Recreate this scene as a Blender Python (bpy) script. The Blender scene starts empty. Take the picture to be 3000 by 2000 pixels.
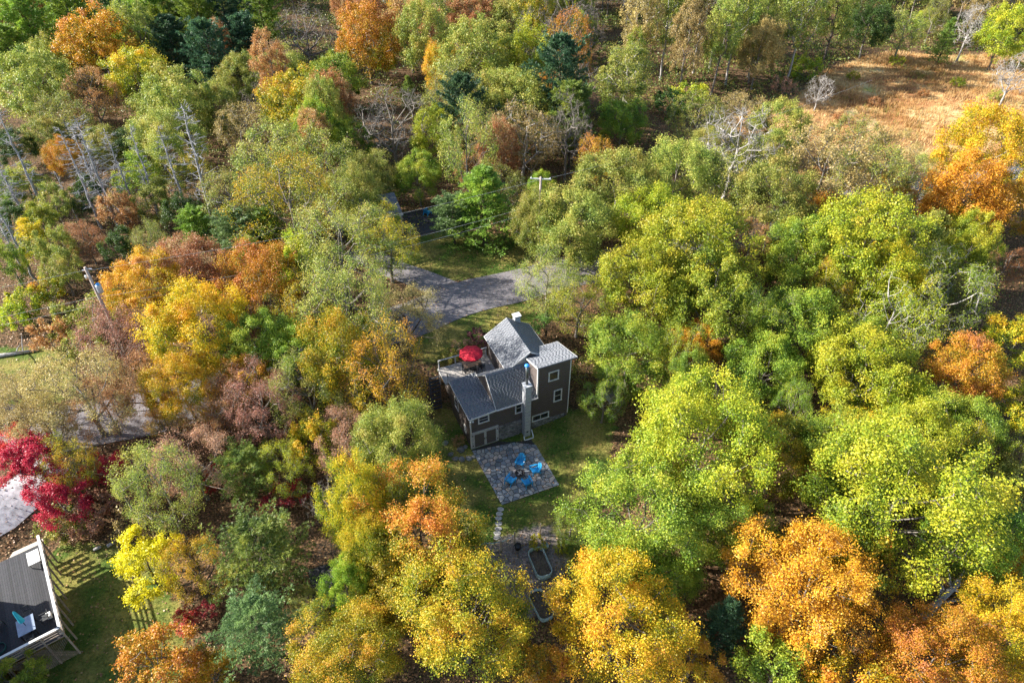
import bpy, math, random
import numpy as np
from mathutils import Vector, Matrix

# ------------------------------------------------------------------ camera, sky, sun, exposure
SC = bpy.context.scene
COL = SC.collection
CAM_H, FPX, PITCH = 46.0, 2000.0, math.radians(40)
cam_d = bpy.data.cameras.new("camera"); cam = bpy.data.objects.new("camera", cam_d); COL.objects.link(cam)
cam.location = (0, 0, CAM_H); cam.rotation_euler = (math.pi / 2 - PITCH, 0, 0)
cam_d.sensor_width = 36; cam_d.lens = 24; cam_d.clip_end = 2000; cam_d.clip_start = 0.5
SC.camera = cam

SUN_EL = math.radians(29)
SUN_AZ = Vector((-0.993, 0.12, 0)).normalized()
SUN_DIR = Vector((SUN_AZ.x * math.cos(SUN_EL), SUN_AZ.y * math.cos(SUN_EL), math.sin(SUN_EL)))
world = bpy.data.worlds.new("World"); SC.world = world; world.use_nodes = True
wn = world.node_tree.nodes; wl = world.node_tree.links
sky = wn.new("ShaderNodeTexSky"); sky.sky_type = 'NISHITA'; sky.sun_disc = False
sky.sun_elevation = SUN_EL; sky.sun_rotation = math.atan2(SUN_AZ.x, SUN_AZ.y)
wl.new(sky.outputs[0], wn["Background"].inputs[0]); wn["Background"].inputs[1].default_value = 0.095
sun_d = bpy.data.lights.new("sun", 'SUN'); sun_d.energy = 5.0; sun_d.angle = math.radians(0.53); sun_d.color = (1.0, 0.955, 0.88)
sun = bpy.data.objects.new("sun", sun_d); COL.objects.link(sun); sun.location = (-60, 0, 60)
sun.rotation_euler = SUN_DIR.to_track_quat('Z', 'Y').to_euler()
SC.view_settings.view_transform = 'Standard'; SC.view_settings.look = 'None'
SC.view_settings.exposure = 1.7; SC.view_settings.gamma = 1.0
SC.cycles.use_denoising = True
SC.cycles.max_bounces = 5; SC.cycles.diffuse_bounces = 3; SC.cycles.transmission_bounces = 4; SC.cycles.glossy_bounces = 2
SC.cycles.sample_clamp_indirect = 4.0

rng = np.random.default_rng(7); random.seed(7)
PI = math.pi

# ------------------------------------------------------------------ pixel <-> place, terrain
PSI = math.radians(23.5)
E1 = np.array([math.cos(PSI), math.sin(PSI)]); E2 = np.array([-E1[1], E1[0]])   # along the facade, away from camera
A = np.array([-3.566, 40.055])                                                    # patio-side house corner
K = 3000 / 2352.0
_c, _s = math.cos(PITCH), math.sin(PITCH)
def sstep(a, b, x):
    t = np.clip((x - a) / (b - a), 0, 1); return t * t * (3 - 2 * t)
def terr(x, y):
    x = np.asarray(x, float); y = np.asarray(y, float)
    dx, dy = x - A[0], y - A[1]
    s = dx * E1[0] + dy * E1[1]; d = dx * E2[0] + dy * E2[1]
    z = 2.6 * sstep(4.2, 9.6, d) + 0.5 * sstep(4.5, 10, s) * (1 - sstep(4, 9, d))
    far = sstep(26, 60, np.hypot(dx - 4, dy - 8))
    z = z + far * (0.5 * np.sin(x * 0.071 + 1.3) * np.cos(y * 0.063) + 0.25 * np.sin(x * 0.17 + y * 0.11)) * (1 - sstep(6, 2, np.abs(d - 17.5)))
    near = sstep(7, 14, np.hypot(dx - 4, dy - 3))
    return z + near * 0.06 * np.sin(x * 0.9) * np.cos(y * 0.8 + 1)
def ray(u, v):
    a, b = (u * K - 1500) / FPX, -(v * K - 1000) / FPX
    return np.array([a, b * _s + _c, b * _c - _s])
def at(u, v, h=0.0):
    """place whose height above the ground is h, seen at photo pixel (u, v) (2352-wide scale)"""
    r = ray(u, v); z = 1.3 + h
    for _ in range(12):
        t = (z - CAM_H) / r[2]; z = float(terr(r[0] * t, r[1] * t)) + h
    t = (z - CAM_H) / r[2]
    return np.array([r[0] * t, r[1] * t, z]), t
def atz(u, v, z):
    r = ray(u, v); t = (z - CAM_H) / r[2]; return np.array([r[0] * t, r[1] * t, z])
def projpx(x, y, z):
    q2 = z - CAM_H; w = y * _c - q2 * _s; up = y * _s + q2 * _c
    return (1500 + FPX * x / w) / K, (1000 - FPX * up / w) / K, w
def hw(s, d, z=0.0):
    p = A + E1 * s + E2 * d; return Vector((p[0], p[1], z))
def inpoly(px, py, poly):
    px = np.asarray(px, float); py = np.asarray(py, float); r = np.zeros(px.shape, bool); n = len(poly)
    for i in range(n):
        x1, y1 = poly[i][:2]; x2, y2 = poly[(i + 1) % n][:2]
        c = ((y1 > py) != (y2 > py)) & (px < (x2 - x1) * (py - y1) / (y2 - y1 + 1e-12) + x1); r ^= c
    return r

# ------------------------------------------------------------------ materials
def mat(name):
    m = bpy.data.materials.new(name); m.use_nodes = True
    return m, m.node_tree.nodes, m.node_tree.links, m.node_tree.nodes["Principled BSDF"]
def N(nodes, t, **kw):
    n = nodes.new(t)
    for k, v in kw.items(): setattr(n, k, v)
    return n
def ramp(nodes, cols, inter='LINEAR'):
    r = nodes.new("ShaderNodeValToRGB"); e = r.color_ramp.elements; r.color_ramp.interpolation = inter
    while len(e) < len(cols): e.new(0.5)
    for i, (p, c) in enumerate(cols): e[i].position = p; e[i].color = (*c, 1)
    return r
def noise_mat(name, c1, c2, scale=5, rough=0.8, bump=0.15, detail=5, objrand=0.0, coord='Object', metal=0, stretch=None, spec=0.3, dist=0.02):
    m, n, l, b = mat(name)
    tc = N(n, "ShaderNodeTexCoord"); src = tc.outputs[coord]
    if stretch:
        mp = N(n, "ShaderNodeMapping"); mp.inputs['Scale'].default_value = stretch; l.new(src, mp.inputs[0]); src = mp.outputs[0]
    no = N(n, "ShaderNodeTexNoise"); no.inputs['Scale'].default_value = scale; no.inputs['Detail'].default_value = detail; l.new(src, no.inputs[0])
    r = ramp(n, [(0.3, c1), (0.7, c2)]); l.new(no.outputs['Fac'], r.inputs[0]); out = r.outputs[0]
    if objrand:
        oi = N(n, "ShaderNodeObjectInfo"); hs = N(n, "ShaderNodeHueSaturation")
        mr = N(n, "ShaderNodeMapRange"); mr.inputs[3].default_value = 1 - objrand; mr.inputs[4].default_value = 1 + objrand
        l.new(oi.outputs['Random'], mr.inputs[0]); l.new(mr.outputs[0], hs.inputs['Value']); l.new(out, hs.inputs['Color']); out = hs.outputs[0]
    l.new(out, b.inputs['Base Color']); b.inputs['Roughness'].default_value = rough; b.inputs['Metallic'].default_value = metal
    b.inputs['Specular IOR Level'].default_value = spec
    if bump:
        bp = N(n, "ShaderNodeBump"); bp.inputs['Strength'].default_value = bump; bp.inputs['Distance'].default_value = dist
        l.new(no.outputs['Fac'], bp.inputs['Height']); l.new(bp.outputs[0], b.inputs['Normal'])
    return m
def leaf_mat(name, cols, grad=0.0, trans=0.38):
    """cols: colours by leaf/clump variation; grad: how far the tint follows the height in the crown (a real two-tone crown)"""
    m, n, l, b = mat(name)
    at_ = N(n, "ShaderNodeAttribute", attribute_name="leaf")       # r leaf random, g clump random, b relative height
    sp = N(n, "ShaderNodeSeparateColor"); l.new(at_.outputs['Color'], sp.inputs[0])
    oi = N(n, "ShaderNodeObjectInfo")
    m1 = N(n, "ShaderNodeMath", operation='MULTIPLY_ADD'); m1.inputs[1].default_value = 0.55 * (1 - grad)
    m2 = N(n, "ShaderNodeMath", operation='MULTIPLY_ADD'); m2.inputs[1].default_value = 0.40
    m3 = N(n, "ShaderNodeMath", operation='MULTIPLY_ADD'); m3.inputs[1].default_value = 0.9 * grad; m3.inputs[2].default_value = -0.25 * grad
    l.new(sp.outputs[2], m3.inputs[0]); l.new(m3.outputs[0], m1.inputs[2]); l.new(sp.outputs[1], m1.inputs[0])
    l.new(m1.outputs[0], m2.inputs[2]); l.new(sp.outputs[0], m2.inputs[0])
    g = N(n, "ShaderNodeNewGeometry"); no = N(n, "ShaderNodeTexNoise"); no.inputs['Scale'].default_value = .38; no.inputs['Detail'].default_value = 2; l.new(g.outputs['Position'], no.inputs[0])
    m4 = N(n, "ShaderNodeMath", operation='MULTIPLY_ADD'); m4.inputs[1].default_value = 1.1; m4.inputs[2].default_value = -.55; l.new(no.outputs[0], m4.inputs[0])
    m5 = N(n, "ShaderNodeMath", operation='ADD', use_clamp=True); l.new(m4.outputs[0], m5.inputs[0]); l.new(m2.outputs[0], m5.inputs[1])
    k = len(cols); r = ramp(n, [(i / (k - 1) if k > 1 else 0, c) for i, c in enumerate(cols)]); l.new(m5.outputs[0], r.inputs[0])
    hs = N(n, "ShaderNodeHueSaturation"); l.new(r.outputs[0], hs.inputs['Color'])
    mr = N(n, "ShaderNodeMapRange"); mr.inputs[3].default_value = 0.82; mr.inputs[4].default_value = 1.18; l.new(oi.outputs['Random'], mr.inputs[0]); l.new(mr.outputs[0], hs.inputs['Value'])
    mh = N(n, "ShaderNodeMapRange"); mh.inputs[3].default_value = 0.488; mh.inputs[4].default_value = 0.512; l.new(oi.outputs['Random'], mh.inputs[0]); l.new(mh.outputs[0], hs.inputs['Hue'])
    l.new(hs.outputs[0], b.inputs['Base Color']); b.inputs['Roughness'].default_value = 0.5; b.inputs['Specular IOR Level'].default_value = 0.35
    tr = N(n, "ShaderNodeBsdfTranslucent"); l.new(hs.outputs[0], tr.inputs[0])
    mx = N(n, "ShaderNodeMixShader"); mx.inputs[0].default_value = trans
    l.new(b.outputs[0], mx.inputs[1]); l.new(tr.outputs[0], mx.inputs[2]); l.new(mx.outputs[0], n["Material Output"].inputs[0])
    return m

PAL = {k: leaf_mat("leaf_" + k, v[0], v[1]) for k, v in dict(
    green=([(.04, .09, .014), (.11, .20, .022), (.22, .32, .028), (.34, .38, .03), (.46, .40, .035)], 0.08),
    deep=([(.02, .045, .01), (.05, .1, .015), (.09, .14, .022)], 0.1),
    lime=([(.06, .12, .012), (.17, .27, .02), (.34, .40, .022), (.48, .46, .028), (.54, .42, .03)], 0.1),
    olive=([(.05, .10, .022), (.15, .22, .035), (.28, .32, .05), (.40, .37, .07), (.44, .31, .08)], 0.1),
    gold=([(.07, .13, .012), (.24, .27, .015), (.58, .42, .015), (.68, .36, .02), (.55, .2, .03)], 0.15),
    goldgreen=([(.045, .10, .012), (.12, .2, .016), (.34, .34, .018), (.62, .42, .02), (.6, .24, .03)], 0.25),
    orange=([(.14, .13, .015), (.34, .15, .02), (.6, .25, .02), (.66, .36, .02), (.5, .28, .12)], 0.1),
    topo=([(.04, .09, .012), (.1, .17, .016), (.36, .30, .018), (.62, .24, .03), (.64, .2, .05)], 0.7),
    amber=([(.08, .13, .014), (.28, .26, .018), (.58, .34, .018), (.58, .24, .03), (.48, .22, .10)], 0.25),
    rust=([(.12, .11, .03), (.28, .13, .04), (.46, .19, .07), (.44, .28, .12), (.34, .3, .08)], 0.12),
    red=([(.14, .05, .02), (.36, .012, .02), (.55, .02, .035), (.62, .06, .07), (.55, .2, .08)], 0.1),
    crimson=([(.15, .01, .018), (.42, .02, .02), (.62, .06, .02)], 0.1),
    pink=([(.2, .14, .07), (.40, .23, .14), (.48, .22, .15), (.32, .24, .08)], 0.1),
    tan=([(.19, .17, .06), (.34, .27, .10), (.46, .33, .11), (.28, .26, .06)], 0.1),
    yellow=([(.3, .3, .012), (.6, .5, .012), (.74, .56, .015)], 0.1),
    pine=([(.05, .10, .022), (.13, .21, .04), (.26, .33, .05), (.42, .36, .04)], 0.1),
    bluepine=([(.05, .1, .035), (.15, .25, .08), (.28, .39, .11)], 0.1),
    limepine=([(.07, .14, .022), (.2, .3, .035), (.36, .41, .04)], 0.1),
    darkpine=([(.02, .055, .03), (.05, .11, .05), (.12, .19, .06)], 0.15),
    wine=([(.09, .03, .035), (.17, .05, .06), (.24, .09, .09)], 0.1),
    fern=([(.05, .14, .02), (.11, .24, .03), (.18, .3, .03)], 0.1),
    flower=([(.07, .12, .02), (.12, .16, .03), (.5, .25, .14), (.58, .33, .2)], 0.3)).items()}
BARK = dict(grey=noise_mat("bark_grey", (.09, .075, .06), (.24, .21, .18), 3, .9, .5, stretch=(3, 3, .7)),
            dark=noise_mat("bark_dark", (.035, .028, .022), (.10, .08, .065), 3, .9, .5, stretch=(3, 3, .7)),
            pale=noise_mat("bark_pale", (.2, .18, .16), (.42, .39, .36), 2, .85, .3, stretch=(2, 2, 1)),
            dead=noise_mat("bark_dead", (.15, .145, .15), (.4, .39, .4), 4, .9, .4, stretch=(3, 3, .5)))
M_SIDING = None
def siding_mat():
    m, n, l, b = mat("lap_siding")
    tc = N(n, "ShaderNodeTexCoord"); sx = N(n, "ShaderNodeSeparateXYZ"); l.new(tc.outputs['Object'], sx.inputs[0])
    mu = N(n, "ShaderNodeMath", operation='MULTIPLY'); mu.inputs[1].default_value = 1 / 0.17; l.new(sx.outputs[2], mu.inputs[0])
    fr = N(n, "ShaderNodeMath", operation='FRACT'); l.new(mu.outputs[0], fr.inputs[0])
    r = ramp(n, [(0.0, (.04, .032, .03)), (0.08, (.088, .07, .063)), (1.0, (.096, .077, .068))]); l.new(fr.outputs[0], r.inputs[0])
    no = N(n, "ShaderNodeTexNoise"); no.inputs['Scale'].default_value = 3; no.inputs['Detail'].default_value = 6; l.new(tc.outputs['Object'], no.inputs[0])
    mx = N(n, "ShaderNodeMix", data_type='RGBA', blend_type='MULTIPLY'); mx.inputs[0].default_value = 0.5
    r2 = ramp(n, [(0.3, (.7, .68, .66)), (0.7, (1.1, 1.08, 1.06))]); l.new(no.outputs['Fac'], r2.inputs[0])
    l.new(r.outputs[0], mx.inputs[6]); l.new(r2.outputs[0], mx.inputs[7]); l.new(mx.outputs[2], b.inputs['Base Color'])
    bp = N(n, "ShaderNodeBump"); bp.inputs['Strength'].default_value = 0.8; bp.inputs['Distance'].default_value = 0.02
    iv = N(n, "ShaderNodeMath", operation='SUBTRACT'); iv.inputs[0].default_value = 1; l.new(fr.outputs[0], iv.inputs[1])
    l.new(iv.outputs[0], bp.inputs['Height']); l.new(bp.outputs[0], b.inputs['Normal']); b.inputs['Roughness'].default_value = 0.75
    return m
def attr_mat(name, cols, rough=0.85, attr="leaf", scale=9, objrand=0.0, spec=0.3):
    """colour by a per-piece random value plus fine noise"""
    m, n, l, b = mat(name)
    at_ = N(n, "ShaderNodeAttribute", attribute_name=attr); sp = N(n, "ShaderNodeSeparateColor"); l.new(at_.outputs['Color'], sp.inputs[0])
    r = ramp(n, [(i / (len(cols) - 1), c) for i, c in enumerate(cols)]); l.new(sp.outputs[0], r.inputs[0])
    tc = N(n, "ShaderNodeTexCoord"); no = N(n, "ShaderNodeTexNoise"); no.inputs['Scale'].default_value = scale; no.inputs['Detail'].default_value = 6; l.new(tc.outputs['Object'], no.inputs[0])
    r2 = ramp(n, [(0.3, (.72, .72, .72)), (0.7, (1.15, 1.15, 1.15))]); l.new(no.outputs['Fac'], r2.inputs[0])
    mx = N(n, "ShaderNodeMix", data_type='RGBA', blend_type='MULTIPLY'); mx.inputs[0].default_value = 1
    l.new(r.outputs[0], mx.inputs[6]); l.new(r2.outputs[0], mx.inputs[7]); l.new(mx.outputs[2], b.inputs['Base Color'])
    b.inputs['Roughness'].default_value = rough; b.inputs['Specular IOR Level'].default_value = spec
    return m
MSID = siding_mat()
MSHINGLE = attr_mat("roof_shingle", [(.125, .133, .148), (.148, .156, .172), (.175, .183, .195)], .9)
MTRIM = noise_mat("white_trim", (.5, .49, .47), (.66, .65, .62), 6, .6, .05)
MTRIM2 = noise_mat("grey_trim", (.32, .31, .30), (.45, .44, .42), 6, .65, .05)
MDOOR = noise_mat("barn_door_paint", (.075, .06, .055), (.11, .09, .08), 4, .7, .1, stretch=(20, 20, 1))
MGLASS = noise_mat("window_glass", (.015, .018, .02), (.03, .035, .04), 1.5, .06, 0, spec=0.6)
MSTONE = noise_mat("field_stone", (.09, .09, .085), (.24, .23, .21), 4, .9, .4, objrand=.35)
MMORTAR = noise_mat("mortar", (.1, .095, .09), (.16, .15, .14), 8, .95, .2)
MBLOCK = noise_mat("painted_chimney_block", (.3, .31, .32), (.42, .43, .44), 5, .8, .2)
MSTEEL = noise_mat("flue_steel", (.12, .13, .13), (.2, .21, .21), 9, .35, .05, metal=.8)
MBLUECAP = noise_mat("blue_metal_cap", (.04, .25, .62), (.06, .32, .72), 9, .35, .02, metal=.3)
MDECK = noise_mat("weathered_deck_board", (.22, .2, .18), (.36, .33, .3), 4, .85, .15, objrand=.15, stretch=(8, 1, 8))
MDECKD = noise_mat("dark_deck_board", (.022, .023, .027), (.045, .043, .045), 4, .8, .15, objrand=.25, stretch=(8, 1, 8))
MWOOD = noise_mat("weathered_wood", (.2, .15, .11), (.4, .33, .26), 4, .85, .2, stretch=(6, 6, 1), objrand=.2)
MWOODL = noise_mat("pale_wood", (.35, .3, .24), (.55, .5, .42), 4, .8, .2, stretch=(6, 6, 1), objrand=.15)
MTABLE = noise_mat("brown_table_wood", (.2, .12, .075), (.36, .24, .16), 4, .6, .1, stretch=(1, 8, 8), objrand=.2)
MBLACK = noise_mat("black_metal", (.012, .012, .013), (.03, .03, .03), 6, .5, .05)
MIRON = noise_mat("iron_bowl", (.05, .04, .035), (.12, .1, .09), 7, .6, .2, metal=.4)
MBLUE = noise_mat("blue_plastic", (.02, .27, .55), (.035, .33, .64), 3, .45, .02, objrand=.12)
MRED = noise_mat("red_canvas", (.36, .006, .02), (.5, .012, .03), 3, .75, .1)
MTEAL = noise_mat("teal_canvas", (.02, .32, .42), (.04, .42, .5), 3, .75, .1)
MTABLEB = noise_mat("blue_grey_tabletop", (.16, .2, .28), (.24, .29, .38), 4, .5, .03)
MWHITE = noise_mat("white_plastic", (.65, .65, .64), (.8, .8, .78), 5, .5, .02)
MTANK = noise_mat("galvanised_tank", (.2, .27, .26), (.34, .42, .41), 5, .45, .05, metal=.3)
MSOIL = noise_mat("garden_soil", (.05, .04, .03), (.13, .1, .075), 6, .95, .5)
MPOLE = noise_mat("utility_pole_wood", (.26, .2, .17), (.46, .38, .33), 4, .85, .2, stretch=(6, 6, .6))
MGREYM = noise_mat("grey_metal", (.3, .34, .4), (.42, .46, .52), 5, .45, .02, metal=.4)
MWIRE = noise_mat("power_cable", (.3, .3, .3), (.4, .4, .4), 5, .5, 0)
MLOG = noise_mat("log_bark", (.2, .18, .16), (.48, .45, .42), 5, .9, .4)
MCAR = noise_mat("dark_blue_car_paint", (.01, .025, .08), (.015, .035, .1), 2, .25, 0, spec=.6)
MTYRE = noise_mat("tyre_rubber", (.015, .015, .015), (.03, .03, .03), 8, .9, .1)
MFLAG = noise_mat("flagstone", (.26, .25, .24), (.42, .39, .365), 3, .85, .3, objrand=.28)
MFLAG2 = noise_mat("pink_flagstone", (.36, .29, .25), (.5, .42, .36), 3, .85, .3, objrand=.22)
MFLAG3 = noise_mat("blue_flagstone", (.15, .165, .185), (.26, .275, .29), 3, .85, .3, objrand=.25)
MCEDAR = noise_mat("cedar_panel", (.3, .15, .06), (.45, .25, .11), 4, .8, .2, stretch=(6, 6, 1), objrand=.2)

# ------------------------------------------------------------------ mesh helpers
class MB:
    def __init__(s): s.v = []; s.f = []
    def add(s, vs, fs):
        o = len(s.v); s.v += [tuple(p) for p in vs]; s.f += [tuple(i + o for i in f) for f in fs]; return s
    def box(s, x0, x1, y0, y1, z0, z1):
        return s.add([(x0, y0, z0), (x1, y0, z0), (x1, y1, z0), (x0, y1, z0), (x0, y0, z1), (x1, y0, z1), (x1, y1, z1), (x0, y1, z1)],
                     [(0, 3, 2, 1), (4, 5, 6, 7), (0, 1, 5, 4), (1, 2, 6, 5), (2, 3, 7, 6), (3, 0, 4, 7)])
    def bar(s, a, b, w, h, up=(0, 0, 1)):
        a = Vector(a); b = Vector(b); d = (b - a).normalized(); sd = d.cross(Vector(up))
        if sd.length < 1e-4: sd = Vector((1, 0, 0))
        sd.normalize(); u = sd.cross(d); vs = []
        for p in (a, b):
            for i, j in ((-1, -1), (1, -1), (1, 1), (-1, 1)): vs.append(p + sd * i * w / 2 + u * j * h / 2)
        return s.add(vs, [(0, 1, 2, 3), (7, 6, 5, 4), (0, 4, 5, 1), (1, 5, 6, 2), (2, 6, 7, 3), (3, 7, 4, 0)])
    def tube(s, pts, rad, n=8, cap=True):
        pts = [Vector(p) for p in pts]; m = len(pts); rad = rad if hasattr(rad, '__len__') else [rad] * m; vs = []
        for i, p in enumerate(pts):
            d = (pts[min(i + 1, m - 1)] - pts[max(i - 1, 0)]).normalized(); a = d.orthogonal().normalized()
            if abs(d.z) > .99: a = Vector((1, 0, 0))
            elif i: a = (pa - d * pa.dot(d)).normalized()
            pa = a; b = d.cross(a)
            for k in range(n): t = 2 * PI * k / n; vs.append(p + (a * math.cos(t) + b * math.sin(t)) * rad[i])
        fs = [(i * n + k, i * n + (k + 1) % n, (i + 1) * n + (k + 1) % n, (i + 1) * n + k) for i in range(m - 1) for k in range(n)]
        if cap: fs += [tuple(range(n))[::-1], tuple((m - 1) * n + k for k in range(n))]
        return s.add(vs, fs)
    def lathe(s, prof, n=16, c=(0, 0, 0)):
        vs = [(c[0] + r * math.cos(2 * PI * k / n), c[1] + r * math.sin(2 * PI * k / n), c[2] + z) for r, z in prof for k in range(n)]; m = len(prof)
        return s.add(vs, [(i * n + k, i * n + (k + 1) % n, (i + 1) * n + (k + 1) % n, (i + 1) * n + k) for i in range(m - 1) for k in range(n)])
    def prism(s, poly, d0, d1, axis='y'):
        """poly in (a,z) extruded along y, or in (x,y) extruded along z"""
        n = len(poly)
        if axis == 'y': vs = [(a, d0, z) for a, z in poly] + [(a, d1, z) for a, z in poly]
        elif axis == 'x': vs = [(d0, a, z) for a, z in poly] + [(d1, a, z) for a, z in poly]
        else: vs = [(a, b, d0) for a, b in poly] + [(a, b, d1) for a, b in poly]
        return s.add(vs, [tuple(range(n))[::-1], tuple(range(n, 2 * n))] + [(i, (i + 1) % n, n + (i + 1) % n, n + i) for i in range(n)])
    def build(s, name, m, parent=None, loc=None, rz=0, smooth=False, bevel=0):
        me = bpy.data.meshes.new(name); me.from_pydata(s.v, [], s.f); me.materials.append(m); me.update()
        import bmesh
        b = bmesh.new(); b.from_mesh(me); bmesh.ops.recalc_face_normals(b, faces=b.faces)
        if bevel: bmesh.ops.bevel(b, geom=list(b.edges), offset=bevel, segments=1, affect='EDGES')
        b.to_mesh(me); b.free()
        if smooth: me.polygons.foreach_set('use_smooth', [True] * len(me.polygons))
        return link(name, me, parent, loc, rz)
def link(name, me, parent=None, loc=None, rz=0):
    o = bpy.data.objects.new(name, me); COL.objects.link(o)
    if parent: o.parent = parent
    if loc is not None: o.location = loc
    o.rotation_euler.z = rz
    return o
def tag(o, label, cat, group=None):
    o['label'] = label; o['category'] = cat
    if group: o['group'] = group
    return o
def thing(name, label, cat, loc=(0, 0, 0), rz=0, group=None):
    o = bpy.data.objects.new(name, None); COL.objects.link(o); o.location = loc; o.rotation_euler.z = rz; o.empty_display_size = .3
    return tag(o, label, cat, group)
def copy_tree(o, parent=None):
    c = o.copy(); COL.objects.link(c); c.parent = parent
    for ch in list(o.children): copy_tree(ch, c)
    return c
def npmesh(name, V, F, m, attr=None, smooth=False):
    """V (n,3), F (k,4) or list of such arrays (quads/tris); attr (n,3) stored as colour 'leaf'"""
    me = bpy.data.meshes.new(name); V = np.asarray(V, np.float32)
    me.vertices.add(len(V)); me.vertices.foreach_set('co', V.ravel())
    Fs = F if isinstance(F, list) else [F]
    lt = np.concatenate([np.full(len(f), f.shape[1], np.int32) for f in Fs]); li = np.concatenate([f.ravel() for f in Fs]).astype(np.int32)
    me.loops.add(len(li)); me.loops.foreach_set('vertex_index', li)
    me.polygons.add(len(lt)); me.polygons.foreach_set('loop_start', np.concatenate([[0], np.cumsum(lt)[:-1]]).astype(np.int32))
    me.polygons.foreach_set('loop_total', lt)
    if smooth: me.polygons.foreach_set('use_smooth', np.ones(len(lt), bool))
    if attr is not None:
        a = me.color_attributes.new('leaf', 'FLOAT_COLOR', 'POINT')
        a.data.foreach_set('color', np.concatenate([attr, np.ones((len(attr), 1))], 1).astype(np.float32).ravel())
    me.materials.append(m); me.update(calc_edges=True)
    return me

# ------------------------------------------------------------------ ground zones
def wpoly(px): return [tuple(at(u, v)[0][:2]) for u, v in px]
LAWNS = [wpoly(p) for p in (
    [(975, 960), (1040, 900), (1090, 1030), (1320, 930), (1410, 940), (1400, 1110), (1340, 1290), (1240, 1300), (1110, 1270), (980, 1150)],
    [(930, 810), (1010, 715), (1215, 655), (1250, 730), (1110, 790), (1010, 850)],
    [(880, 560), (960, 525), (1210, 545), (1225, 632), (940, 655)],
    [(110, 1260), (320, 1240), (440, 1420), (420, 1568), (60, 1600)],
    [(-60, 800), (160, 805), (190, 920), (-60, 950)])]
MEADOW = wpoly([(1560, 330), (1700, 260), (1830, 220), (1890, 165), (2050, 118), (2352, 128), (2560, 180), (2560, 330), (2150, 420), (1700, 400), (1560, 360)])
DIRT = [wpoly([(1090, 1265), (1180, 1225), (1260, 1200), (1300, 1290), (1290, 1420), (1180, 1420), (1120, 1330)])]
PATIO = [(-.05, -.12), (2.6, -.12), (3.3, -.55), (4.3, -.9), (5.41, -1.07), (5.33, -6.64), (.12, -6.59)]
ROAD_PX = [(-420, 1075), (-200, 1030), (0, 1000), (300, 965), (620, 862), (760, 795), (960, 727), (1050, 690), (1150, 664), (1290, 629), (1690, 538), (2100, 430), (2400, 372), (2700, 330)]
road_c = np.array([at(u, v)[0][:2] for u, v in ROAD_PX])
def dist_poly_line(x, y, pts):
    best = np.full(np.shape(x), 1e9)
    for i in range(len(pts) - 1):
        p, q = pts[i], pts[i + 1]; dx, dy = q - p; L = dx * dx + dy * dy
        t = np.clip(((x - p[0]) * dx + (y - p[1]) * dy) / L, 0, 1); best = np.minimum(best, np.hypot(x - p[0] - t * dx, y - p[1] - t * dy))
    return best
def lawn_at(x, y):
    r = np.zeros(np.shape(x), bool)
    for p in LAWNS: r |= inpoly(x, y, p)
    return r

xs = np.unique(np.concatenate([np.arange(-300, -76, 5), np.arange(-76, 76, 1.0), np.arange(76, 301, 5)]))
ys = np.unique(np.concatenate([np.arange(-60, 8, 4), np.arange(8, 150, 1.0), np.arange(150, 520, 6)]))
gx, gy = np.meshgrid(xs, ys); gz = terr(gx, gy); nx, ny = len(xs), len(ys)
idx = np.arange(nx * ny).reshape(ny, nx)
gf = np.stack([idx[:-1, :-1], idx[:-1, 1:], idx[1:, 1:], idx[1:, :-1]], -1).reshape(-1, 4)
za = np.zeros((nx * ny, 3)); fx, fy = gx.ravel(), gy.ravel()
za[:, 0] = lawn_at(fx, fy); za[:, 1] = inpoly(fx, fy, MEADOW); za[:, 2] = inpoly(fx, fy, DIRT[0])
def blur(a, k=1):
    a = a.reshape(ny, nx)
    for _ in range(k):
        p = np.pad(a, 1, mode='edge'); a = (p[:-2, 1:-1] + p[2:, 1:-1] + p[1:-1, :-2] + p[1:-1, 2:] + 2 * p[1:-1, 1:-1]) / 6
    return a.ravel()
for c in range(3): za[:, c] = blur(za[:, c], 2)
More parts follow.
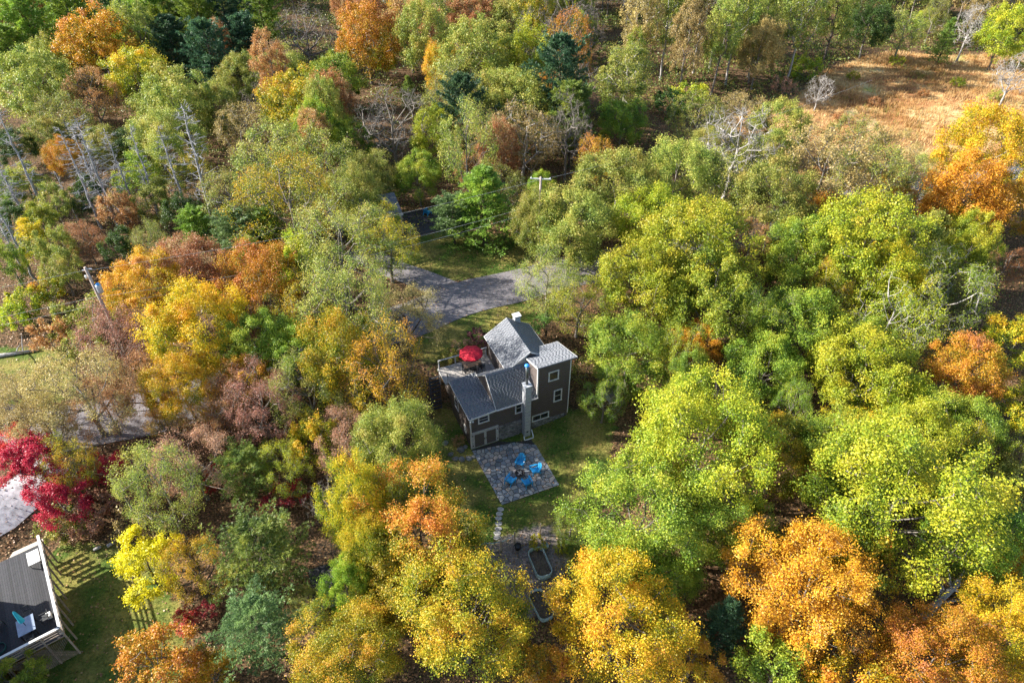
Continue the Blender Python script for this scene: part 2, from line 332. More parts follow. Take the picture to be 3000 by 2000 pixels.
def ground_mat():
    m, n, l, b = mat("forest_floor_and_lawn")
    a = N(n, "ShaderNodeAttribute", attribute_name="leaf"); sp = N(n, "ShaderNodeSeparateColor"); l.new(a.outputs['Color'], sp.inputs[0])
    g = N(n, "ShaderNodeNewGeometry"); pos = g.outputs['Position']
    def noi(sc, det=6):
        x = N(n, "ShaderNodeTexNoise"); x.inputs['Scale'].default_value = sc; x.inputs['Detail'].default_value = det; l.new(pos, x.inputs[0]); return x.outputs['Fac']
    def mixc(f, c1, c2):
        x = N(n, "ShaderNodeMix", data_type='RGBA'); l.new(f, x.inputs[0]); l.new(c1, x.inputs[6]); l.new(c2, x.inputs[7]); return x.outputs[2]
    n1 = noi(.35); n2 = noi(5.5, 8); n3 = noi(1.6)
    lit = ramp(n, [(.32, (.03, .024, .014)), (.45, (.075, .05, .026)), (.56, (.14, .08, .042)), (.7, (.22, .13, .07))]); l.new(n2, lit.inputs[0])
    grass_g = ramp(n, [(.3, (.035, .065, .012)), (.7, (.10, .15, .025))]); l.new(n2, grass_g.inputs[0])
    grass_y = ramp(n, [(.3, (.14, .13, .03)), (.7, (.30, .24, .07))]); l.new(n2, grass_y.inputs[0])
    f1 = ramp(n, [(.40, (0, 0, 0)), (.62, (1, 1, 1))]); l.new(n1, f1.inputs[0])
    lawn = mixc(f1.outputs[0], grass_g.outputs[0], grass_y.outputs[0])
    n4 = noi(.16, 5); mead = ramp(n, [(.32, (.16, .075, .03)), (.42, (.30, .14, .055)), (.52, (.46, .30, .13)), (.60, (.54, .40, .20)), (.72, (.26, .27, .06))]); l.new(n4, mead.inputs[0])
    dirt = ramp(n, [(.3, (.11, .09, .08)), (.7, (.24, .2, .18))]); l.new(n2, dirt.inputs[0])
    def brk(ch):
        ad = N(n, "ShaderNodeMath", operation='ADD'); l.new(sp.outputs[ch], ad.inputs[0]); l.new(n3, ad.inputs[1])
        r = ramp(n, [(.86, (0, 0, 0)), (1.08, (1, 1, 1))]); mr = N(n, "ShaderNodeMapRange"); mr.inputs[1].default_value = .86; mr.inputs[2].default_value = 1.1; l.new(ad.outputs[0], mr.inputs[0]); n.remove(r); return mr.outputs[0]
    c = mixc(brk(0), lit.outputs[0], lawn); c = mixc(brk(1), c, mead.outputs[0]); c = mixc(brk(2), c, dirt.outputs[0])
    l.new(c, b.inputs['Base Color']); b.inputs['Roughness'].default_value = .95; b.inputs['Specular IOR Level'].default_value = .1
    bp = N(n, "ShaderNodeBump"); bp.inputs['Strength'].default_value = .7; bp.inputs['Distance'].default_value = .12; l.new(n2, bp.inputs['Height']); l.new(bp.outputs[0], b.inputs['Normal'])
    return m
ground = link("ground", npmesh("ground", np.stack([fx, fy, gz.ravel()], 1), gf, ground_mat(), za, True)); ground['kind'] = 'structure'

# road: a crowned ribbon
def ribbon(name, pts, half, m, dz=.05, step=1.2):
    P = [];
    for i in range(len(pts) - 1):
        L = np.linalg.norm(pts[i + 1] - pts[i]); k = max(1, int(L / step))
        for j in range(k): P.append(pts[i] + (pts[i + 1] - pts[i]) * j / k)
    P.append(pts[-1]); P = np.array(P)
    for _ in range(8): P[1:-1] = (P[:-2] + 2 * P[1:-1] + P[2:]) / 4
    T = np.gradient(P, axis=0); T /= np.linalg.norm(T, axis=1)[:, None]; Nn = np.stack([-T[:, 1], T[:, 0]], 1); V = []; F = []
    offs = np.linspace(-1, 1, 7)
    for i in range(len(P)):
        for o in offs:
            w = half * (1 + .05 * math.sin(i * .7 + o)) ; q = P[i] + Nn[i] * w * o
            V.append((q[0], q[1], float(terr(*q)) + dz + .05 * (1 - o * o)))
    for i in range(len(P) - 1):
        for k in range(6): F.append((i * 7 + k, i * 7 + k + 1, i * 7 + k + 8, i * 7 + k + 7))
    o = link(name, npmesh(name, V, np.array(F), m, None, True)); o['kind'] = 'structure'; return o
def road_mat():
    m, n, l, b = mat("worn_asphalt"); g = N(n, "ShaderNodeNewGeometry")
    a = N(n, "ShaderNodeTexNoise"); a.inputs['Scale'].default_value = .5; a.inputs['Detail'].default_value = 4; l.new(g.outputs[0], a.inputs[0])
    c = N(n, "ShaderNodeTexNoise"); c.inputs['Scale'].default_value = 14; c.inputs['Detail'].default_value = 6; l.new(g.outputs[0], c.inputs[0])
    r = ramp(n, [(.35, (.14, .125, .13)), (.65, (.2, .18, .185))]); l.new(a.outputs[0], r.inputs[0])
    r2 = ramp(n, [(.3, (.7, .7, .7)), (.7, (1.15, 1.15, 1.15))]); l.new(c.outputs[0], r2.inputs[0])
    mx = N(n, "ShaderNodeMix", data_type='RGBA', blend_type='MULTIPLY'); mx.inputs[0].default_value = 1; l.new(r.outputs[0], mx.inputs[6]); l.new(r2.outputs[0], mx.inputs[7])
    l.new(mx.outputs[2], b.inputs['Base Color']); b.inputs['Roughness'].default_value = .9; return m
MROAD = road_mat()
ribbon("road", road_c, 2.9, MROAD)
ribbon("driveway", np.array([at(u, v)[0][:2] for u, v in [(1060, 680), (1000, 655), (930, 630), (860, 600), (820, 570)]]), 1.7, MROAD, .075)
MGRAVEL = noise_mat("pale_gravel", (.45, .42, .42), (.7, .67, .66), 6, .95, .5, coord='Generated')
MGRAVEL = noise_mat("pale_gravel_path", (.3, .28, .28), (.6, .57, .57), 3, .95, .6)
ribbon("gravel_path", np.array([at(u, v)[0][:2] for u, v in [(-160, 1250), (-40, 1215), (25, 1190), (70, 1140), (95, 1100), (130, 1060)]]), 1.5, MGRAVEL, .05)

# ------------------------------------------------------------------ the house
house = thing('house', 'dark brown clapboard house with grey shingled roofs and a square tower beside the flagstone patio', 'house', (A[0], A[1], 0), PSI)
def hpart(mb, name, m, parent=None, **k): return mb.build(name, m, parent or house, **k)
# walls: low left wing, middle wing, tower, main gable block
w = MB(); w.prism([(0, -.3), (2.4, -.3), (2.4, 3.98), (0, 3.78)], 0, 5.0); hpart(w, 'wall', MSID)
w = MB(); w.prism([(.003, -.3), (4.6, -.3), (4.6, 4.15), (2.2, 6.1), (.003, 4.1)], 2.403, 6.3, 'x'); hpart(w, 'wall', MSID)
w = MB(); w.prism([(-.004, .2), (3.3, .2), (3.3, 6.28), (-.004, 7.3)], 6.28, 9.4, 'x'); hpart(w, 'wall', MSID)
w = MB(); w.prism([(4.55, -.2), (8.6, -.2), (8.6, 5.85), (6.575, 7.15), (4.55, 5.85)], 2.3, 7.2); hpart(w, 'wall', MSID)
MB().add([(4.5, 2.28, 5.8), (6.3, 2.28, 5.8), (6.3, 2.28, 6.99), (6.2, 2.28, 6.92)], [(0, 1, 2, 3)]).build('lit_roof_band', MTRIM2, house)  # pale sheet over the gable wedge, coloured like the sunlit band of roof
w = MB().box(.1, 4.5, 5.003, 7.1, -.2, 3.3); hpart(w, 'under_deck_wall', MSID)

def shingle_roof(name, P, a, b, La, Lb, thick=.09, course=.15, overhang_fascia=True, side_trim=True):
    """P lower-left corner, a along the eave, b up the slope"""
    P = Vector(P); a = Vector(a).normalized(); b = Vector(b).normalized(); n = a.cross(b).normalized()
    if n.z < 0: n = -n
    mb = MB(); q = [P, P + a * La, P + a * La + b * Lb, P + b * Lb]
    mb.add([x - n * thick for x in q] + q, [(0, 1, 2, 3), (4, 5, 6, 7), (0, 1, 5, 4), (1, 2, 6, 5), (2, 3, 7, 6), (3, 0, 4, 7)])
    ro = hpart(mb, name, MSHINGLE)
    me = ro.data; at_ = me.color_attributes.new('leaf', 'FLOAT_COLOR', 'POINT'); at_.data.foreach_set('color', [.3, .3, .3, 1] * len(me.vertices))
    k = int(Lb / course)
    for i in range(k):
        V = []; F = []; at2 = []; x = -.02 - random.random() * .25
        c0 = i * course - (.03 if i == 0 else 0); c1 = min(c0 + course * 1.25, Lb)
        while x < La:
            wd = .26 + random.random() * .1; x0 = max(x, -.02); x1 = min(x + wd - .003, La + .02); x += wd
            if x1 - x0 < .04: continue
            t = .007 + random.random() * .003; o = len(V); dc = random.uniform(-.003, .003)
            for cc, tt in ((c0 + dc, t), (c1, .006)):
                for xx in (x0, x1): V += [P + a * xx + b * cc + n * .002, P + a * xx + b * cc + n * tt]
            F += [(o, o + 1, o + 3, o + 2), (o + 1, o + 5, o + 7, o + 3), (o, o + 4, o + 5, o + 1), (o + 2, o + 3, o + 7, o + 6)]
            at2 += [(random.gauss(.5, .16),) * 3] * 8
        c = link('shingle_course', npmesh('shingle_course', [tuple(p) for p in V], np.array(F), MSHINGLE, np.array(at2)), ro)
    tr = MB()
    tr.bar(P - n * .06 - b * .02, P + a * La - n * .06 - b * .02, .03, .15, n); hpart(tr, 'fascia', MTRIM, ro)
    if side_trim:
        for e in (0, 1):
            o = a * (La + .012 if e else -.012)
            MB().bar(P + o - n * .05, P + o + b * Lb - n * .05, .025, .13, n).build('rake_trim', MTRIM, ro)
    return ro
# low wing: almost flat
shingle_roof('roof', (-.12, -.14, 3.86), (1, 0, .085), (0, 1, .0), 2.52, 5.16)
# middle gable: front slope, back slope
fr = math.atan2(1.83, 2.32)
r1 = shingle_roof('roof', (2.36, -.16, 4.08), (1, 0, 0), (0, 2.36, 2.1), 3.92, math.hypot(2.36, 2.1))
r2 = shingle_roof('roof', (6.28, 4.72, 4.06), (-1, 0, 0), (0, -2.52, 2.12), 3.92, math.hypot(2.52, 2.12))
ridge = MB()
for i in range(17):
    x = 2.36 + i * .23; ridge.add([(x, 2.05, 6.07), (x + .26, 2.05, 6.078), (x, 2.2, 6.205), (x + .26, 2.2, 6.213), (x, 2.36, 6.08), (x + .26, 2.36, 6.088)], [(0, 1, 3, 2), (2, 3, 5, 4)])
ro = ridge.build('ridge_cap', MSHINGLE, r1)
# tower: shed roof, high at the front
shingle_roof('roof', (9.9, 3.56, 6.32), (-1, 0, 0), (0, -3.72, 1.17), 3.72, math.hypot(3.72, 1.17))
# main gable: west and east slopes, ridge along depth
sl = math.hypot(2.28, 1.46)
r5 = shingle_roof('roof', (4.3, 7.42, 5.85), (0, -1, 0), (2.28, 0, 1.46), 5.2, sl)
r6 = shingle_roof('roof', (8.86, 2.22, 5.85), (0, 1, 0), (-2.28, 0, 1.46), 5.2, sl)
# corner boards
for x, y, z0, z1 in ((-.02, -.02, 0, 3.8), (9.36, -.02, .75, 7.28), (6.26, -.03, 4.2, 7.3)):
    MB().box(x, x + .1, y, y + .03, z0, z1).build('corner_board', MTRIM, house)
MB().box(-.035, -.008, -.02, .09, 0, 3.8).build('corner_board', MTRIM, house)
MB().box(6.245, 6.275, -.03, .08, 4.25, 7.28).build('corner_board', MTRIM, house)

def window(x0, x1, z0, z1, split=None, vert=0, y=0.0):
    """a window in the patio facade (y is the wall plane), sash bars and panes as sub-parts"""
    f = MB(); t = .09; yo = y - .045; yi = y + .02
    f.box(x0, x1, yo, yi, z1 - t, z1).box(x0 - .02, x1 + .02, yo - .02, yi, z0, z0 + t).box(x0, x0 + t, yo, yi, z0 + t, z1 - t).box(x1 - t, x1, yo, yi, z0 + t, z1 - t)
    o = f.build('window', MTRIM, house)
    a0, a1, b0, b1 = x0 + t, x1 - t, z0 + t, z1 - t
    zs = [b0, b1] if split is None else [b0, b0 + (b1 - b0) * split, b1]
    xx = [a0, a1] if not vert else [a0, (a0 + a1) / 2, a1]
    for i in range(len(zs) - 1):
        for j in range(len(xx) - 1):
            s = MB(); p0, p1, q0, q1 = xx[j], xx[j + 1], zs[i], zs[i + 1]; e = .035; ys, ye = y - .03, y - .008
            s.box(p0, p1, ys, ye, q1 - e, q1).box(p0, p1, ys, ye, q0, q0 + e).box(p0, p0 + e, ys, ye, q0 + e, q1 - e).box(p1 - e, p1, ys, ye, q0 + e, q1 - e)
            s.build('sash', MTRIM2, o); MB().box(p0 + e, p1 - e, y - .02, y - .012, q0 + e, q1 - e).build('pane', MGLASS, o)
window(.72, 1.74, 2.9, 3.74, .5); window(4.17, 4.87, 2.72, 4.0, .5); window(7.3, 8.3, 5.4, 6.48); window(7.9, 8.72, 2.68, 4.1, .5); window(5.82, 7.52, .97, 1.74, None, 1)
# windows of the west wall of the low wing
def side_window(y0, y1, z0, z1):
    f = MB(); t = .08
    f.box(-.05, .0, y0, y1, z1 - t, z1).box(-.07, .0, y0, y1, z0, z0 + t).box(-.05, 0, y0, y0 + t, z0 + t, z1 - t).box(-.05, 0, y1 - t, y1, z0 + t, z1 - t)
    o = f.build('window', MTRIM, house); MB().box(-.02, -.01, y0 + t, y1 - t, z0 + t, z1 - t).build('pane', MGLASS, o); MB().box(-.035, -.02, y0 + t, y1 - t, (z0 + z1) / 2 - .02, (z0 + z1) / 2 + .02).build('sash', MTRIM2, o)
side_window(2.9, 3.9, 1.9, 3.1); side_window(1.1, 1.6, .9, 1.7)
# barn doors
fr_ = MB(); fr_.box(.03, 2.58, -.05, .01, 1.86, 2.03).box(.03, .2, -.05, .01, .05, 1.86).box(2.41, 2.58, -.05, .01, .05, 1.86); df = fr_.build('door_frame', MTRIM2, house)
for x0, x1 in ((.2, 1.3), (1.31, 2.41)):
    d = MB().box(x0, x1, -.06, .012, .05, 1.85).build('barn_door', MTRIM2, house)
    MB().box(x0 + .12, x1 - .1, -.075, -.061, .16, 1.74).build('door_panel', MDOOR, d)
    hx = x0 - .05 if x0 < 1 else x1 + .05
    for z in (.35, 1.6): MB().box(hx - .05, hx + .05, -.085, -.05, z, z + .09).build('hinge', MBLACK, d)
    MB().box(x1 - .09 if x0 < 1 else x0 + .03, x1 - .04 if x0 < 1 else x0 + .08, -.09, -.061, .85, 1.05).build('handle', MBLACK, d)
# rubble foundation of single stones
fd = MB().box(2.6, 6.2, -.02, .002, -.2, 1.82).box(6.2, 9.38, -.022, .0, -.1, .86).build('foundation', MMORTAR, house)
def stones(x0, x1, z0, z1, h=.2):
    z = z0
    while z < z1 - .06:
        hh = h * random.uniform(.75, 1.3); hh = min(hh, z1 - z); x = x0 + random.uniform(-.1, 0)
        while x < x1 - .05:
            wd = random.uniform(.2, .48); xa = max(x, x0); xb = min(x + wd, x1); x += wd
            if xb - xa < .06: continue
            g = .012; dp = random.uniform(.03, .075); ins = .03; mb = MB(); j = lambda k: random.uniform(-k, k)
            b0 = [(xa + g, z + g), (xb - g, z + g), (xb - g, z + hh - g), (xa + g, z + hh - g)]
            b1 = [(xa + g + ins + j(.02), z + g + ins + j(.02)), (xb - g - ins + j(.02), z + g + ins + j(.02)), (xb - g - ins + j(.02), z + hh - g - ins + j(.02)), (xa + g + ins + j(.02), z + hh - g - ins + j(.02))]
            mb.add([(p, -.02, q) for p, q in b0] + [(p, -.02 - dp, q) for p, q in b1], [(4, 5, 6, 7), (0, 1, 5, 4), (1, 2, 6, 5), (2, 3, 7, 6), (3, 0, 4, 7)])
            mb.build('stone', MSTONE, fd)
        z += hh
stones(2.62, 4.85, .0, 1.84); stones(5.45, 5.82, .15, .92); stones(5.82, 9.38, .2, .86)
# painted chimney on the facade with a steel flue
ch = MB().box(4.86, 5.42, -.62, -.005, -.1, 6.1).build('chimney', MBLOCK, house)
MB().box(4.8, 5.48, -.68, .05, 6.1, 6.2).build('chimney_cap', MBLOCK, ch)
for z in np.arange(.3, 6, .4): MB().box(4.852, 5.428, -.628, -.1, z, z + .014).build('block_joint', MMORTAR, ch)
fl = MB().tube([(5.12, -.3, 6.2), (5.12, -.3, 8.25)], .12, 14).build('flue_pipe', MSTEEL, ch, smooth=True)
MB().lathe([(0, .16), (.1, .15), (.21, .08), (.22, 0), (.1, -.01), (0, -.01)], 16, (5.12, -.3, 8.28)).build('flue_cap', MBLUECAP, ch, smooth=True)
MB().box(5.02, 5.2, -.64, -.62, .55, .72).build('clean_out_door', MBLACK, ch)
MB().bar((5.12, -.3, 7.7), (6.3, .35, 7.55), .02, .02).build('flue_brace', MBLACK, ch)
# drain pipe and gutter
MB().tube([(5.56, -.09, 3.95), (5.56, -.09, .7), (5.56, -.2, .5)], .045, 8).build('downspout', MBLACK, house)
MB().tube([(4.72, -.75, .35), (4.7, -.95, .06), (5.0, -1.0, .06), (5.55, -.98, .06), (5.6, -.8, .15), (5.62, -.4, .5)], .05, 8).build('drain_pipe', MWHITE, house)
MB().box(2.36, 6.28, -.27, -.18, 3.98, 4.07).build('gutter', MTRIM2, house)
# floodlight under the low eave
fl_ = MB().box(.02, .16, -.06, -.0, 3.5, 3.64).build('floodlight', MTRIM, house)
for x in (-.02, .2): MB().lathe([(0, 0), (.05, 0), (.085, .12), (.0, .12)], 10, (x, -.16, 3.46)).build('lamp_head', MWHITE, fl_)
# brick chimney behind the gable
c2 = MB().box(7.32, 7.88, 7.21, 7.7, 1.5, 7.1).build('chimney', MBLOCK, house); MB().box(7.24, 7.96, 7.14, 7.78, 7.25, 7.33).build('chimney_cap', MTRIM, c2)
for x in (7.34, 7.78):
    for y in (7.24, 7.6): MB().box(x, x + .08, y, y + .08, 7.1, 7.25).build('cap_support', MBLOCK, c2)
# deck behind the low wing
dk = MB().box(-.3, 4.5, 5.2, 7.35, 3.3, 3.46).build('deck', MDECK, house)
x = -.34
while x < 4.5:
    MB().box(x, min(x + .132, 4.53), 5.18, 7.4, 3.463, 3.49).build('deck_board', MDECK, dk); x += .14
MB().bar((-.36, 5.18, 3.4), (-.36, 7.42, 3.4), .04, .22).build('rim_board', MTRIM2, dk); MB().bar((-.38, 7.42, 3.4), (4.52, 7.42, 3.4), .04, .22).build('rim_board', MTRIM2, dk)
for x in (-.25, 1.35, 2.9, 4.4): MB().box(x - .05, x + .05, 7.3, 7.4, .8, 4.5).build('post', MTRIM2, dk)
MB().bar((-.28, 7.35, 4.5), (4.48, 7.35, 4.5), .12, .04).build('top_rail', MTRIM2, dk)
MB().bar((2.9, 7.35, 3.65), (4.4, 7.35, 3.65), .05, .06).build('bottom_rail', MTRIM2, dk)
for i in range(11): MB().box(3.0 + i * .125, 3.035 + i * .125, 7.335, 7.37, 3.65, 4.48).build('baluster', MTRIM2, dk)
MB().tube([(-.15, 5.15, 3.5), (-.15, 5.15, 4.75)], .03, 8).build('pipe', MBLACK, house)
# stair down from the deck on the west side
st = MB().bar((-.45, 6.9, 3.2), (-1.0, 4.9, .9), .06, .24).build('stair_stringer', MDECKD, house)
MB().bar((-1.35, 6.9, 3.2), (-1.9, 4.9, .9), .06, .24).build('stringer', MDECKD, st)
for i in range(10):
    t = (i + .5) / 10; MB().box(-1.4 - .55 * t, -.45 - .55 * t, 6.8 - 2 * t, 7.02 - 2 * t, 3.2 - 2.3 * t, 3.24 - 2.3 * t).build('tread', MDECKD, st)
MB().bar((-1.4, 6.9, 4.1), (-1.95, 4.9, 1.8), .06, .06).build('hand_rail', MDECKD, st)

# ------------------------------------------------------------------ patio of single flagstones
def clip_poly(poly, nx_, ny_, c):
    out = []; n = len(poly)
    for i in range(n):
        p, q = poly[i], poly[(i + 1) % n]; a = nx_ * p[0] + ny_ * p[1] - c; b = nx_ * q[0] + ny_ * q[1] - c
        if a <= 0: out.append(p)
        if (a < 0 < b) or (b < 0 < a): t = a / (a - b); out.append((p[0] + (q[0] - p[0]) * t, p[1] + (q[1] - p[1]) * t))
    return out
patio = MB().prism([(x, y) for x, y in PATIO], -.15, .035, 'z').build('patio', noise_mat("dark_patio_joint", (.03, .028, .025), (.07, .06, .05), 12, .95, .3), None, (A[0], A[1], 0), PSI); patio['kind'] = 'structure'
seeds = []
y = -6.6; row = 0
while y < 0:
    x = -.1 + random.random() * .3
    while x < 5.6:
        seeds.append((x + random.uniform(-.11, .11), y + random.uniform(-.11, .11))); x += random.uniform(.26, .62)
    y += random.uniform(.3, .46)
seeds = [s for s in seeds if inpoly(s[0], s[1], PATIO)]
for i, (sx, sy) in enumerate(seeds):
    near_ = sorted(((ox - sx) ** 2 + (oy - sy) ** 2, ox, oy) for ox, oy in seeds if (ox, oy) != (sx, sy))[:14]
    poly = [(sx - .7, sy - .7), (sx + .7, sy - .7), (sx + .7, sy + .7), (sx - .7, sy + .7)]
    for d2, ox, oy in near_:
        d = math.sqrt(d2); nx_, ny_ = (ox - sx) / d, (oy - sy) / d
        poly = clip_poly(poly, nx_, ny_, nx_ * (sx + ox) / 2 + ny_ * (sy + oy) / 2 - .024)
        if len(poly) < 3: break
    n = len(PATIO)
    for k in range(n):
        (x1, y1), (x2, y2) = PATIO[k], PATIO[(k + 1) % n]
        if k in (1, 2, 3) and False: continue
        ex, ey = x2 - x1, y2 - y1; L = math.hypot(ex, ey); nx_, ny_ = -ey / L, ex / L     # polygon runs clockwise: left side is outside
        poly = clip_poly(poly, nx_, ny_, nx_ * x1 + ny_ * y1 - .01)
        if len(poly) < 3: break
    if len(poly) < 3: continue
    cx = sum(p[0] for p in poly) / len(poly); cy = sum(p[1] for p in poly) / len(poly); h = random.uniform(.052, .07)
    mb = MB(); k = len(poly)
    lo = [(p[0], p[1], .02) for p in poly]; mi = [(p[0], p[1], h - .012) for p in poly]
    hi = [(cx + (p[0] - cx) * .95, cy + (p[1] - cy) * .95, h) for p in poly]
    mb.add(lo + mi + hi, [(i, (i + 1) % k, k + (i + 1) % k, k + i) for i in range(k)] + [(k + i, k + (i + 1) % k, 2 * k + (i + 1) % k, 2 * k + i) for i in range(k)] + [tuple(range(2 * k, 3 * k))])
    mb.build('flagstone', random.choice([MFLAG, MFLAG, MFLAG2, MFLAG3, MFLAG3]), patio)
# stepping stones to the garden gate
STEP = [(1045, 945), (1030, 1000), (1025, 1050), (1022, 1110), (1020, 1170), (1010, 1222), (1005, 1270)]
for i, (zx, zy) in enumerate(STEP):
    p, _ = at((1200 + zx / 3.92) / K, (1250 + zy / 3.92) / K); k = 7; a0 = random.random()
    ring = [(.33 * random.uniform(.8, 1.05) * math.cos(2 * PI * j / k + a0), .24 * random.uniform(.8, 1.05) * math.sin(2 * PI * j / k + a0)) for j in range(k)]
    mb = MB().prism(ring, -.05, .05, 'z'); o = mb.build('stepping_stone', MFLAG, None, p, bevel=.012)
    tag(o, 'grey stepping stone in the lawn between patio and garden fence', 'stone', 'stepping stones to the garden')

# ------------------------------------------------------------------ patio furniture
def adirondack():
    t = thing('adirondack_chair', 'x', 'chair', group='blue chairs round the fire bowl')
    seat = MB(); P = [(-.27, .30), (-.1, .34), (.1, .33), (.3, .30), (.36, .25)][::-1]
    prof = [(-.30, .36), (-.15, .375), (0, .36), (.2, .27), (.3, .24)]      # y (front is -), z
    for i in range(4):
        (y0, z0), (y1, z1) = prof[i], prof[i + 1]
        seat.add([(-.27, y0, z0), (.27, y0, z0), (.27, y1, z1), (-.27, y1, z1), (-.27, y0, z0 - .03), (.27, y0, z0 - .03), (.27, y1, z1 - .03), (-.27, y1, z1 - .03)], [(0, 1, 2, 3), (7, 6, 5, 4), (0, 4, 5, 1), (1, 5, 6, 2), (2, 6, 7, 3), (3, 7, 4, 0)])
    seat.build('seat', MBLUE, t)
    for i in range(5):
        k = i - 2; x0 = k * .105; x1 = k * .135; L = .78 - .05 * k * k * .9
        b = Vector((x0, .27, .22)); e = Vector((x1, .27 + L * .42, .22 + L * .91)); mb = MB(); d = (e - b)
        pts = [(-.047, 0), (.047, 0), (.058, .9), (.035, .98), (0, 1), (-.035, .98), (-.058, .9)]; n = Vector((0, .91, -.42))
        vs = [b + Vector((px, 0, 0)) + d * q for px, q in pts]; vs2 = [v + n * .022 for v in vs]; m = len(pts)
        mb.add(vs + vs2, [tuple(range(m)), tuple(range(2 * m - 1, m - 1, -1))] + [(j, (j + 1) % m, m + (j + 1) % m, m + j) for j in range(m)]); mb.build('back_slat', MBLUE, t)
    MB().bar((-.25, .42, .5), (.25, .42, .5), .03, .06).build('back_rail', MBLUE, t)
    for sx in (-1, 1):
        a = MB(); ring = [(sx * .27, -.36), (sx * .40, -.38), (sx * .43, -.28), (sx * .39, .2), (sx * .34, .4), (sx * .27, .4)]; a.prism(ring, .545, .575, 'z'); a.build('arm', MBLUE, t)
        MB().bar((sx * .33, -.28, 0), (sx * .33, -.26, .55), .045, .09, (0, 1, 0)).build('leg', MBLUE, t)
        MB().bar((sx * .31, .46, 0), (sx * .33, .3, .55), .045, .08, (0, 1, 0)).build('leg', MBLUE, t)
        MB().bar((sx * .29, -.28, .33), (sx * .29, .46, .2), .03, .08).build('side_rail', MBLUE, t)
    return t
ad = adirondack(); pit = hw(2.67, -4.44)
spots = [((3.2, -3.38), 'blue plastic adirondack chair with its back to the house at the fire bowl'),
         ((3.98, -4.62), 'blue plastic adirondack chair at the fire bowl beside the outer lawn edge'),
         ((1.68, -4.78), 'blue plastic adirondack chair at the fire bowl on the barn door side of the patio'),
         ((2.86, -5.52), 'blue plastic adirondack chair at the fire bowl with its back to the garden')]
for i, ((s, d), lab) in enumerate(spots):
    o = ad if i == 0 else copy_tree(ad); p = hw(s, d, .065); o.location = p; v = pit - p; o.rotation_euler.z = math.atan2(v.y, v.x) + PI / 2 + (-.25, .1, .2, -.1)[i]; o['label'] = lab
chair5 = copy_tree(ad); p, _ = at(983, 492, .14); chair5.location = p; chair5.rotation_euler.z = 2.6; chair5['label'] = 'blue adirondack chair on the dark terrace of the far cabin'; del chair5['group']; chair5.scale = (1.1,) * 3
cup = MB().lathe([(0, 0), (.04, 0), (.045, .1), (.0, .1)], 10).build('white_cup', MWHITE, None, hw(3.2, -3.38, .065) + Vector((.3, -.2, .577)))
q = ad.rotation_euler.z; loc = Vector((.36, -.12, .577)); loc.rotate(ad.rotation_euler); cup.location = Vector(ad.location) + loc; tag(cup, 'small white cup on the arm of the blue chair by the house', 'cup')
fb = thing('fire_bowl', 'round rusty iron fire bowl with charred logs amid the blue chairs', 'fire pit', hw(2.67, -4.44, .065))
MB().lathe([(0, .16), (.2, .2), (.32, .3), (.36, .38), (.41, .39), (.41, .36), (.37, .355), (.33, .26), (.2, .16), (0, .12)], 20).build('bowl', MIRON, fb, smooth=True)
for k in range(3): a = 2 * PI * k / 3 + .4; MB().bar((.2 * math.cos(a), .2 * math.sin(a), .2), (.34 * math.cos(a), .34 * math.sin(a), 0), .035, .035).build('leg', MBLACK, fb)
for k, (a, z) in enumerate(((.7, .32), (1.2, .36), (2.4, .40))):
    o = MB().tube([(-.22 * math.cos(a), -.22 * math.sin(a), z - .03), (.22 * math.cos(a), .22 * math.sin(a), z + .03)], .05, 8).build('charred_log', MLOG, None, hw(2.67, -4.44, .065)); tag(o, 'charred log lying in the iron fire bowl', 'log', 'logs in the fire bowl')

# umbrella, table and chairs on the deck
def hloc(s, d, z): return hw(s, d, z)
um = thing('patio_umbrella', 'open red canvas umbrella over the table on the upper deck', 'umbrella', hloc(2.55, 6.25, 3.49), PSI)
MB().tube([(0, 0, 0), (0, 0, 2.25)], .022, 8).build('pole', MBLACK, um); MB().lathe([(0, 0), (.25, 0), (.25, .06), (.05, .1), (0, .1)], 14).build('base', MBLACK, um)
cp = MB(); n = 8; R = 1.12
for k in range(n):
    a0 = 2 * PI * k / n; a1 = 2 * PI * (k + 1) / n; am = (a0 + a1) / 2; V = []
    rows = [(0.0, 2.28), (.35, 2.2), (.75, 2.03), (1.0, 1.88)]
    for fr__, z in rows[1:]:
        for a, sag in ((a0, 0), (am, 1), (a1, 0)):
            rr = R * fr__ * (1 - .07 * sag); V.append((rr * math.cos(a), rr * math.sin(a), z - .045 * sag * fr__))
    V = [(0, 0, 2.28)] + V
    F = [(0, 1, 2), (0, 2, 3)] + [(1 + r * 3 + c, 1 + r * 3 + c + 3, 1 + r * 3 + c + 4, 1 + r * 3 + c + 1) for r in range(2) for c in range(2)]
    V += [(V[7][0], V[7][1], V[7][2] - .1), (V[8][0], V[8][1], V[8][2] - .1), (V[9][0], V[9][1], V[9][2] - .1)]; F += [(7, 10, 11, 8), (8, 11, 12, 9)]
    MB().add(V, F).build('canopy_panel', MRED, um)
    MB().bar((0, 0, 2.2), (R * .98 * math.cos(a0), R * .98 * math.sin(a0), 1.85), .012, .02).build('rib', MBLACK, um)
MB().lathe([(0, .1), (.03, .06), (.05, 0)], 8, (0, 0, 2.28)).build('finial', MRED, um)
tb = thing('deck_table', 'brown slatted wooden table under the red umbrella', 'table', hloc(2.55, 6.2, 3.49), PSI)
for i in range(8): MB().box(-.85, .85, -.5 + i * .125, -.385 + i * .125, .7, .735).build('top_slat', MTABLE, tb)
MB().box(-.8, .8, -.45, .45, .63, .695).build('apron', MTABLE, tb)
for x in (-.76, .76):
    for y in (-.42, .42): MB().box(x - .04, x + .04, y - .04, y + .04, 0, .64).build('leg', MBLACK, tb)
